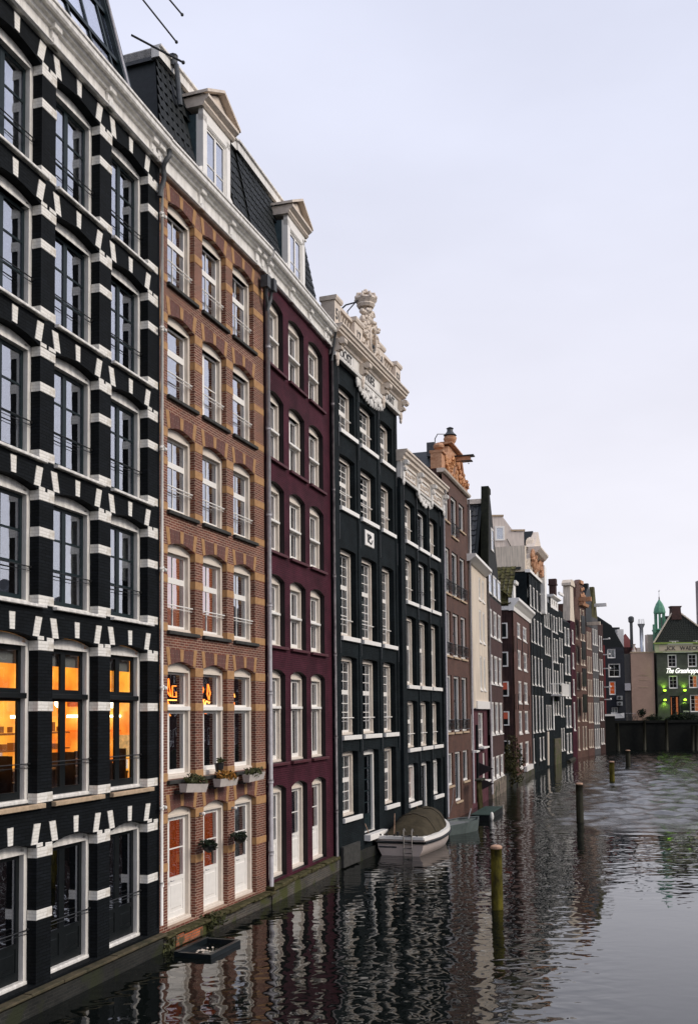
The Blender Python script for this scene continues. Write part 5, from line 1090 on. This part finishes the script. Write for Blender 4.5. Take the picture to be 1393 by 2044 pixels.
T=thing('shrub','small round dark shrub at the foot of the tan wall','shrub',(40.2,Y0-1.0,4)); leaves('foliage',0,0,1.1,.55,.4,.6,420,m_leafd,.12,None,None,T,4); MB().tube([(0,0,0),(0,0,.9)],.04,5).build('stem',m_wood,T)
T=thing('hedge','dark hedge clump beside the shrub under the tan wall','hedge',(41.3,Y0-1.4,4)); leaves('foliage',.2,0,.25,1.1,.5,.55,900,m_leafd,.12,None,None,T,5)
tag(leaves('hedge',45.2,Y0-2.2,4.25,2.6,.4,.7,2200,m_leafd,.13,None,None,None,6),'long dark planting in front of the green lit cafe','hedge')
q=MB()
for k in range(22):
    q.tube([(46.4+k*.22,Y0-2.5,4),(46.4+k*.22,Y0-2.5,5.0)],.02,4)
q.tube([(46.3,Y0-2.5,5.0),(51.2,Y0-2.5,5.0)],.03,5); tag(q.build('railing',m_iron),'black iron quay railing in front of the cafe right side','railing')
def bicycle(x,y,z,rz,label):
    t=thing('bicycle',label,'bicycle',(x,y,z),rz,'bicycles parked on the end quay')
    for dx in (-.5,.5):
        q=MB(); q.tube([(dx+.32*math.cos(a*PI/6),0,.34+.32*math.sin(a*PI/6)) for a in range(13)],.025,4); q.build('wheel',m_iron,t)
    q=MB(); q.tube([(-.5,0,.34),(-.1,0,.34),(-.2,0,.85),(.35,0,.8),(-.1,0,.34)],.02,4); q.tube([(.5,0,.34),(.35,0,.85),(.32,0,1.0)],.02,4); q.build('bicycle_frame',m_greyd,t)
    q=MB(); q.tube([(.32,-.25,1.02),(.32,.25,1.02)],.02,4); q.build('handlebar',m_grey,t); MB().ball(-.22,0,.92,.12,.07,.04).build('saddle',m_iron,t)
for i,l in enumerate(('bicycle nearest the banner','middle bicycle right of the banner','bicycle nearest the tan wall')): bicycle(37.9+i*.55,Y0-1.9,4.01,R(70+i*14),l)
# street lamp on row end
T=thing('mooring_kiosk','dark boathouse stub with white band at the end of the house row','kiosk',(34.2,133.5,0)); MB().box(-.4,.9,-.5,2,-.5,4.7).build('wall',qm,T); MB().box(-.5,1.0,-.6,2.1,4.7,4.95).build('band',m_frame,T)

# ================================================================== MOORING POSTS, BOATS, SMALL THINGS
posts=[(3.90,27.21,1.67,.155,'nearest mooring post, thick, with yellow green moss and pale top'),(11.01,48.56,1.82,.175,'second mooring post, dark with a pale rounded top'),(19.74,76.09,1.5,.19,'third mooring post, mossy brown, near the row shadow'),(26.65,96.64,1.55,.22,'farthest mooring post, small and black in open water')]
for i,(x,y,hh,r_,lb) in enumerate(posts):
    t=thing('mooring_post',lb,'mooring post',(x,y,0),0,'mooring posts in the canal')
    q=MB(); lean=.02 if i==0 else 0
    pr=[(r_*.98,-2),(r_*1.02,-.2),(r_,.5),(r_*.97,hh*.75),(r_*.97,hh-.03)]
    q.lathe([(a*(1+random.uniform(-.02,.02)),b) for a,b in pr],0,0,14); o=q.build('shaft',m_postmoss if i in (0,2) else m_wood,t,smooth=True)
    q=MB(); q.lathe([(r_*.98,hh-.06),(r_*1.04,hh-.03),(r_*1.0,hh+.01),(r_*.6,hh+.04),(.01,hh+.045)],0,0,14); q.build('post_top',m_posttop,t)
# covered boat
ph=.36; bt=thing('motor_boat','white motor boat with olive canvas cover moored against the green-black house','boat',(1.83,37.55,0),PI/2-ph)
Lb=5.4; NS=16; half=1.02
def sec(t):  # t 0 stern..1 bow ; returns half beam at gunwale, at waterline
    b=half*(.90+.28*t*(1-t)*2)*(1-max(0,(t-.45)/.55)**2.4); return max(b,.03)
q=MB(); ring=[]
for i in range(NS+1):
    t=i/NS; b=sec(t); x=t*Lb; sh=.62+.10*abs(t-.35)*1.3+ .22*t*t
    ring.append([(x,-b,sh),(x,-b*.99,sh-.14),(x-.02,-b*.93,.25),(x-.08*t,-b*.72,-.12),(x-.3*t,0,-.28),(x-.08*t,b*.72,-.12),(x-.02,b*.93,.25),(x,b*.99,sh-.14),(x,b,sh)])
vs=[v for r_ in ring for v in r_]; n=9
q.add(vs,[(i*n+j,i*n+j+1,(i+1)*n+j+1,(i+1)*n+j) for i in range(NS) for j in range(n-1)]); q.add(ring[0],[tuple(range(8,-1,-1))])
q.build('hull',mat('pinkish_white_gelcoat',(.52,.44,.40),.35,.5,.06,3),bt,smooth=True)
q=MB()
for s in (-1,1):
    q.tube([(r_[0][0],s*(abs(r_[0][1])+.02),r_[0][2]-.17) for r_ in ring],.05,6)
q.tube([(-.03,-sec(0)-.02,ring[0][0][2]-.17),(-.03,sec(0)+.02,ring[0][0][2]-.17)],.05,6); q.build('rubbing_strake',m_dark,bt,smooth=True)
q=MB()
for s in (-1,1):
    for i in range(NS):
        a,b=ring[i][0],ring[i+1][0]; wa=min(.26,abs(a[1])); wb=min(.26,abs(b[1]))
        P=[(a[0],s*abs(a[1])*1.02,a[2]-.10),(b[0],s*abs(b[1])*1.02,b[2]-.10),(b[0],s*abs(b[1])*1.0,b[2]+.03),(a[0],s*abs(a[1])*1.0,a[2]+.03),(b[0],s*(abs(b[1])-wb),b[2]+.05),(a[0],s*(abs(a[1])-wa),a[2]+.05)]
        q.add(P,[(0,1,2,3),(3,2,4,5)])
z0=ring[0][0][2]; q.cbox(-.05,.4,-sec(0),sec(0),z0-.06,z0+.05,.02); q.build('gunwale',mat('white_gelcoat',(.82,.80,.76),.3,.5),bt)
q=MB()
cov=[]; NC=14
for i in range(13):
    t=i/12; x=.16+t*4.5; tt=(x/Lb); b=sec(tt)-.13; zg=.62+.10*abs(tt-.35)*1.3+.22*tt*tt+.05
    hh=(.66*(t/.32)**.9 if t<.32 else (.66+.04*math.sin((t-.32)*4) if t<.74 else .70*(1-((t-.74)/.26)**1.8)))
    row=[]
    for k in range(NC+1):
        u=-1+2*k/NC; prof_=(1-abs(u)**3.0); row.append((x,u*b*(1-.12*prof_*0),zg+hh*prof_+.022*math.sin(i*2.3+k*1.7)+.015*math.sin(i*5.1-k*.9)))
    cov.append(row)
vs=[v for r_ in cov for v in r_]; q.add(vs,[(i*(NC+1)+j,i*(NC+1)+j+1,(i+1)*(NC+1)+j+1,(i+1)*(NC+1)+j) for i in range(12) for j in range(NC)])
q.build('canvas_cover',mat('olive_canvas',(.036,.030,.019),.85,.12,col2=(.068,.056,.036),nscale=2.2,bump=.9,bscale=7),bt,smooth=True)
q=MB()
for i in (4,8): q.tube([(x,y,z+.012) for x,y,z in cov[i]],.018,5)
q.build('cover_seam',mat('dark_canvas_seam',(.03,.024,.016),.9),bt)
q=MB()
for y in (-.48,-.16): q.tube([(-.10,y,-.1),(-.10,y,.95),(-.02,y,1.0),(.1,y,.9)],.022,6)
for z in (.12,.30,.48,.74): q.tube([(-.10,-.48,z),(-.10,-.16,z)],.02,6)
q.build('swim_ladder',mat('dull_steel_tube',(.16,.15,.14),.4,metal=.3),bt,smooth=True)
q=MB(); q.tube([(.12,.28,.65),(.1,.24,1.55)],.018,5); q.build('flag_staff',m_posttop,bt)
q=MB(); q.tube([(.1,.7,.66),(.0,.95,.5),(-.3,1.1,.75),(-.5,1.2,1.2)],.015,5); q.tube([(4.6,.6,.9),(5.2,.9,.8),(5.8,1.1,1.3)],.015,5); q.build('mooring_rope',m_posttop,bt)
q=MB()
for k,y in enumerate((.8,.55,.25,-.05,-.35,-.62)): q.cbox(.06,.12,y-.03,y+.03,z0+.05,z0+.11,.01)
q.cbox(.1,.2,.1,.18,z0+.05,z0+.2,.02); q.build('deck_cleat',m_iron,bt)
MB().box(-.012,.0,.15,.85,.28,.34).build('name_strip',m_greyd,bt)
# dinghy and dock
dg=thing('rowing_dinghy','grey green open dinghy with flat foredeck just behind the covered boat','boat',(3.85,43.9,0),R(48))
q=MB(); A=[(0,-.6),(1.1,-.72),(2.2,-.55),(3.0,0),(2.2,.55),(1.1,.72),(0,.6)]
n=len(A); vs=[(x,y,.42+.05*x) for x,y in A]+[(x*.94+.05,y*.75,-.15) for x,y in A]+[(x*.97,y*.88,.40+.05*x) for x,y in A]
q.add(vs,[(i,(i+1)%n,n+(i+1)%n,n+i) for i in range(n)]+[(i,2*n+i,2*n+(i+1)%n,(i+1)%n) for i in range(n)]+[tuple(range(n,2*n))]); q.build('hull',mat('grey_green_boat_paint',(.10,.125,.12),.5,.4,.2,4),dg)
q=MB(); q.add([(0,-.5,.41),(1.25,-.6,.47),(1.25,.6,.47),(0,.5,.41)],[(0,1,2,3)]); q.box(1.8,2.0,-.45,.45,.35,.4); q.build('deck',mat('grey_boat_deck',(.16,.17,.17),.6,.3,.2,4),dg)
q=MB(); q.tube([(2.3,.1,.5),(2.45,.05,.95)],.03,5); q.tube([(1.0,.3,.5),(.7,-.2,1.35),(.6,-.35,2.0)],.015,4); q.build('outrigger',m_grey,dg)
dk=thing('floating_dock','flat dark green floating dock with white corner fender before the brown brick house','dock',(5.55,49.6,0),PI/2-.29)
q=MB(); q.box(0,4.6,-1.25,-.35,-.3,.26); q.build('pontoon',m_dark,dk)
m_deck=mat('green_deck',(.022,.045,.035),.7,.3,.3,4)
for k in range(12): MB().cbox(.02+k*.383,.02+k*.383+.365,-1.27,-.33,.27,.30,.004).build('deck_board',m_deck,dk)
q=MB(); q.ball(.3,-1.33,.2,.1,.1,.22); q.build('fender',m_frame,dk)
for k in range(4): MB().tube([(3.0+k*.3,-.3,-.4),(3.0+k*.3,-.2,1.75)],.07,7).build('timber_fender',mat('mossy_board_%d'%k,(.05,.045,.02),.9,.1,.5,3),dk)
MB().box(2.7,4.3,-.45,-.1,1.75,1.83).build('plank_top',m_wood,dk)
# small dark box float at brick house foot
bx=thing('floating_planter','sunken dark wooden tray floating at the foot of the bare brick patch','planter',(-3.42,22.9,-.06),PI/2-.33)
q=MB(); q.box(-.75,.75,-.65,-.55,-.1,.16); q.box(-.75,.75,.15,.25,-.1,.18); q.box(-.75,-.65,-.55,.15,-.1,.16); q.box(.65,.75,-.55,.15,-.1,.17); q.box(-.65,.65,-.55,.15,-.1,.04); q.build('tray',mat('wet_blue_black_wood',(.006,.010,.012),.35,.4,.3,6),bx)
q=MB()
for k in range(14): q.ball(random.uniform(-.3,.3),random.uniform(-.35,0),.06,.03,.03,.02,5,4)
q.build('gravel',m_stonel,bx)
lg=MB(); lg.tube([(22.9,105.5,.05),(29.0,126.5,.05)],.22,6); tag(lg.build('floating_log',m_wood,None,(0,0,0),True),'long floating timber boom along the far house fronts','log')
# planters on house 2
def hp(H,phi,s,y,z): a=PI/2-phi; return (H.location.x+math.cos(a)*s-math.sin(a)*y,H.location.y+math.sin(a)*s+math.cos(a)*y,z)
m_trough=mat('dirty_white_trough',(.46,.42,.39),.6,.3,.12,5)
for i,(s0,lab,lf) in enumerate(((.62,'white trough of trailing green plants under the nearest brick house window',m_leaf),(2.35,'white trough of orange autumn flowers under the middle brick house window',m_leafr),(4.05,'white trough with low dark plants under the far brick house window',m_leaf))):
    t=thing('flower_box',lab,'flower box',hp(H2,.333563,s0,-.26,3.50),PI/2-.333563,'flower boxes on the brick house')
    q=MB(); Lf=1.0 if i==0 else .95
    q.add([(0,-.09,0),(Lf,-.09,0),(Lf,.07,0),(0,.07,0),(-.03,-.13,.2),(Lf+.03,-.13,.2),(Lf+.03,.09,.2),(-.03,.09,.2)],[(0,1,2,3),(0,4,5,1),(1,5,6,2),(2,6,7,3),(3,7,4,0)]); q.build('trough',m_trough,t,(0,0,0)).rotation_euler=(0,R(4-3*i),0)
    MB().box(.0,Lf,-.10,.07,.14,.17).build('soil',m_wood,t)
    leaves('foliage',Lf*.55,-.02,.25,Lf*.55,.16,.14,520 if i==1 else 330,lf,.045,None,None,t,20+i)
    if i==1: leaves('greenery',Lf*.5,-.02,.22,Lf*.5,.15,.12,200,m_leaf,.05,None,None,t,31)
    MB().box(.05,.08,.05,.25,-.05,.03).build('bracket',m_iron,t)
for i,(s0,z,lab) in enumerate(((1.83,2.05,'larger trailing hanging basket on the pier between the first two doors'),(3.58,2.05,'smaller hanging basket on the pier before the third door'))):
    t=thing('hanging_basket',lab,'hanging basket',hp(H2,.333563,s0+.1,-.26,z),PI/2-.333563,'hanging baskets on the brick piers')
    MB().lathe([(.04,-.1),(.13,-.04),(.17,.06),(.17,.08)],0,0,10).build('basket',m_iron,t); leaves('foliage',0,0,.1,.26,.2,.13,300,m_leafd,.05,None,None,t,40+i)
    q=MB(); q.tube([(0,0,.08),(0,.26,.22)],.01,4); q.tube([(.05,-.05,-.05),(.08,-.05,-.35)],.02,4); q.build('bracket',m_iron,t)
t=thing('plant_pot','black plant pot on the rail above the autumn flower box','plant pot',hp(H2,.333563,2.62,-.2,3.86),PI/2-.333563)
MB().lathe([(.09,0),(.12,.2),(.13,.22)],0,0,10).build('pot',m_iron,t); leaves('foliage',.05,0,.27,.14,.08,.08,80,m_leaf,.05,None,None,t,50)
for i,(s0,z,lab) in enumerate(((1.94,2.88,'small round white lamp over the pier between first and second doors'),(3.72,2.86,'pair-like white spotlight beside the third brick house door'))):
    t=thing('wall_light',lab,'wall light',hp(H2,.333563,s0,-.06,z),PI/2-.333563,'wall lights on the brick house')
    MB().ball(0,-.05,0,.05).build('bulb',m_frame,t); MB().cbox(-.03,.03,-.03,.05,-.03,.03,.004).build('base',m_grey,t)
# moss tuft hanging at base of house 1/2
T=thing('moss_clump','yellow green weed clump hanging where black and brick house bases meet','weeds',(-4.2,22.9,0)); leaves('foliage',0,-.05,.12,.22,.25,.2,260,m_leaf,.06,None,None,T,60)
T=thing('weed_tuft','grassy weed tuft on the brick quay ledge under the middle door','weeds',hp(H2,.333563,2.1,-.25,.25),0); leaves('foliage',0,0,.05,.35,.15,.22,260,m_leaf,.06,None,None,T,61)
# shrub in front of the gap wall
T=thing('ivy_bush','straggly olive bush growing from the water at the blank side wall','bush',(11.35,71.6,0),0); leaves('foliage',.1,.2,1.5,.75,1.6,1.9,900,mat('dull_ivy_leaf',(.022,.024,.010),.8,.1,col2=(.06,.055,.02),nscale=2),.12,None,None,T,62)
MB().tube([(0,0,-.2),(.1,.3,1.5),(-.1,.5,3.4)],.05,5).build('stem',m_wood,T)

# opposite bank: unseen dark house row, added so the lower windows mirror it
for i,(y,wd,hh) in enumerate(((8,17,13),(26,15,15.5),(42,18,14),(61,16,16.5),(78,17,14.5),(96,20,16))):
    T=thing('unseen_quay_house','unseen brick house added across the canal, %s'%('nearest the bridge','second along the far quay','third along the far quay','tallest, midway along the far quay','fifth along the far quay','last before the canal end')[i],'house',(62,y,0),PI/2)
    q=MB(); q.box(0,wd-.3,-9,0,0,hh); q.build('wall',(m_brown2,m_side,m_brown)[i%3],T)
    q=MB(); q.prof([(0,hh),(-9,hh),(-4.5,hh+3)],-.1,wd-.2); q.build('roof',m_tile,T)
    for fz in range(4):
        for k in range(int(wd/3)):
            shared(('ow',),'window',m_frame,lambda g:(g.box(0,1.3,0,.05,0,.1),g.box(0,1.3,0,.05,1.8,1.9),g.box(0,.1,0,.05,.1,1.8),g.box(1.2,1.3,0,.05,.1,1.8)),T,(.9+k*3,.0,2.2+fz*3))
q=MB(); q.box(58,120,-60,125,-1,1.4); tag(q.build('far_quay',m_quayd),kind='structure')
